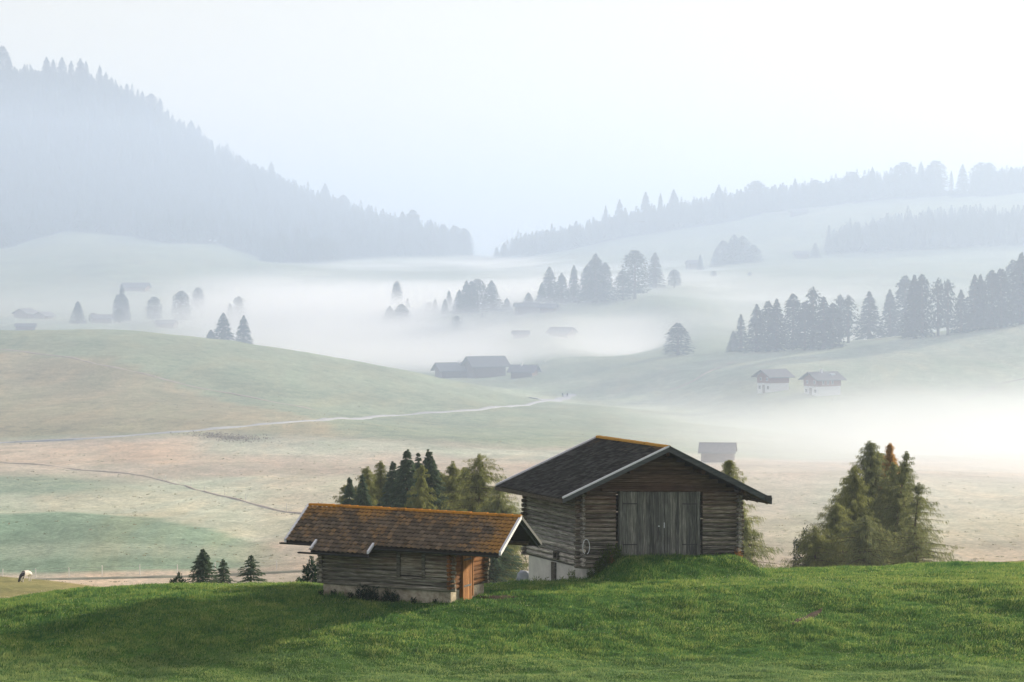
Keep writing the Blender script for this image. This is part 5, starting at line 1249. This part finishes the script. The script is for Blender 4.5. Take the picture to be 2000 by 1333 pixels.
weeds([(*bw(u, -.35), s) for u, s in ((.3, .7), (.7, .9), (1.0, 1.1), (1.35, 1.2), (1.7, .8))] + [(*bw(-.25, v), s) for v, s in ((.5, .7), (1.6, .6), (3.4, .8), (4.4, .9), (5.6, .6))], 'green weeds at the left corner of the barn ramp', leaf_mat('weed leaves', [(.05, .09, .02), (.10, .16, .03), (.18, .24, .05)], .5), 62, (.3, .75))
weeds([(*bw(1.3, -.4), .6), (*bw(7.75, -.35), .7), (*bw(7.95, -.2), .5)], 'orange brown withered stalks beside the barn doors and right corner', leaf_mat('withered stalks', [(.20, .09, .02), (.42, .20, .05)], .3), 63, (.3, .9), 160, 'dry_stalks')

def scrub():
    r = np.random.default_rng(9); n = 900; px = 445 + r.normal(size=n)*38; Y0 = solveY(440, 856, 560, 680); Yv = Y0 - (px-445)*.05 + r.normal(size=n)*4
    x = (px-1000)/FPX*Yv; c = np.stack([x, Yv, terrain(x, Yv) + .4*r.random(n)], -1); D = r.normal(size=(n, 3)); D[:, 2] = abs(D[:, 2]); D /= np.linalg.norm(D, axis=1, keepdims=True)
    S = np.cross(D, r.normal(size=(n, 3))); S /= np.linalg.norm(S, axis=1, keepdims=True)
    tag(link('scrub', tri_mesh('scrub', np.stack([c-S*.10, c+S*.10, c+D*.35], 1)), None, leaf_mat('brown scrub', [(.17, .15, .13), (.27, .24, .20)], .3)), 'low brown grey scrub beside the gravel path', 'scrub', kind='stuff')
scrub()

def tussocks():
    """rough tufts dotted over the pastures"""
    r = np.random.default_rng(19); m = 3600; Yc = 300*(3.1**r.random(m)); px = r.uniform(-60, 2060, m); xc = (px-1000)/FPX*Yc
    k = fbm(xc/30+2, Yc/30, 3) > -.05; xc, Yc = xc[k], Yc[k]; m = len(xc); q = 7
    sz = np.repeat(r.uniform(.07, .20, m), q); x = np.repeat(xc, q) + r.normal(size=m*q)*sz*.9; Yv = np.repeat(Yc, q) + r.normal(size=m*q)*sz*.9
    c = np.stack([x, Yv, terrain(x, Yv)-.02], -1); D = r.normal(size=(m*q, 3))*.6; D[:, 2] = 1; D /= np.linalg.norm(D, axis=1, keepdims=True)
    S = np.cross(D, r.normal(size=(m*q, 3))); S /= np.linalg.norm(S, axis=1, keepdims=True); s_ = sz[:, None]
    tag(link('pasture_tufts', tri_mesh('pasture_tufts', np.stack([c-S*s_*.5, c+S*s_*.5, c+D*s_*1.0], 1)), None, leaf_mat('pasture tufts', [(.20, .23, .15), (.30, .30, .21), (.40, .36, .27)], .5)), 'rough grass tufts dotted over the misty pastures', 'grass', kind='stuff')
tussocks()
M['soil'] = plain_mat('bare brown soil', (.060, .042, .028), .95, .35, 9)
def soil(pts, w, lift=.03):
    t = np.linspace(0, 1, 24); x = np.interp(t, [0, 1], [pts[0][0], pts[1][0]]); y = np.interp(t, [0, 1], [pts[0][1], pts[1][1]])
    dx, dy = pts[1][0]-pts[0][0], pts[1][1]-pts[0][1]; l = math.hypot(dx, dy); ww = w*np.sin(np.pi*np.clip(t, .02, .98))**.6*(1+.5*fbm(t*6, t*0+w*9, 2))
    rows = []
    for s in (-1, -.4, .4, 1):
        X_, Y_ = x - dy/l*ww*s, y + dx/l*ww*s; rows.append(np.stack([X_, Y_, terrain(X_, Y_) + lift - .03*(abs(s) == 1)], -1))
    I = np.arange(24*4).reshape(24, 4); q = np.stack([I[:-1, :-1], I[:-1, 1:], I[1:, 1:], I[1:, :-1]], -1).reshape(-1, 4)
    tag(link('bare_soil', np_mesh('bare_soil', np.stack(rows, 1).reshape(-1, 3), None, q, True), None, M['soil']), kind='structure')
soil([(11.4, 115.9), (13.0, 119.1)], .24, .03)
soil([hw(.35, 2.2), hw(1.9, 2.6)], .45)
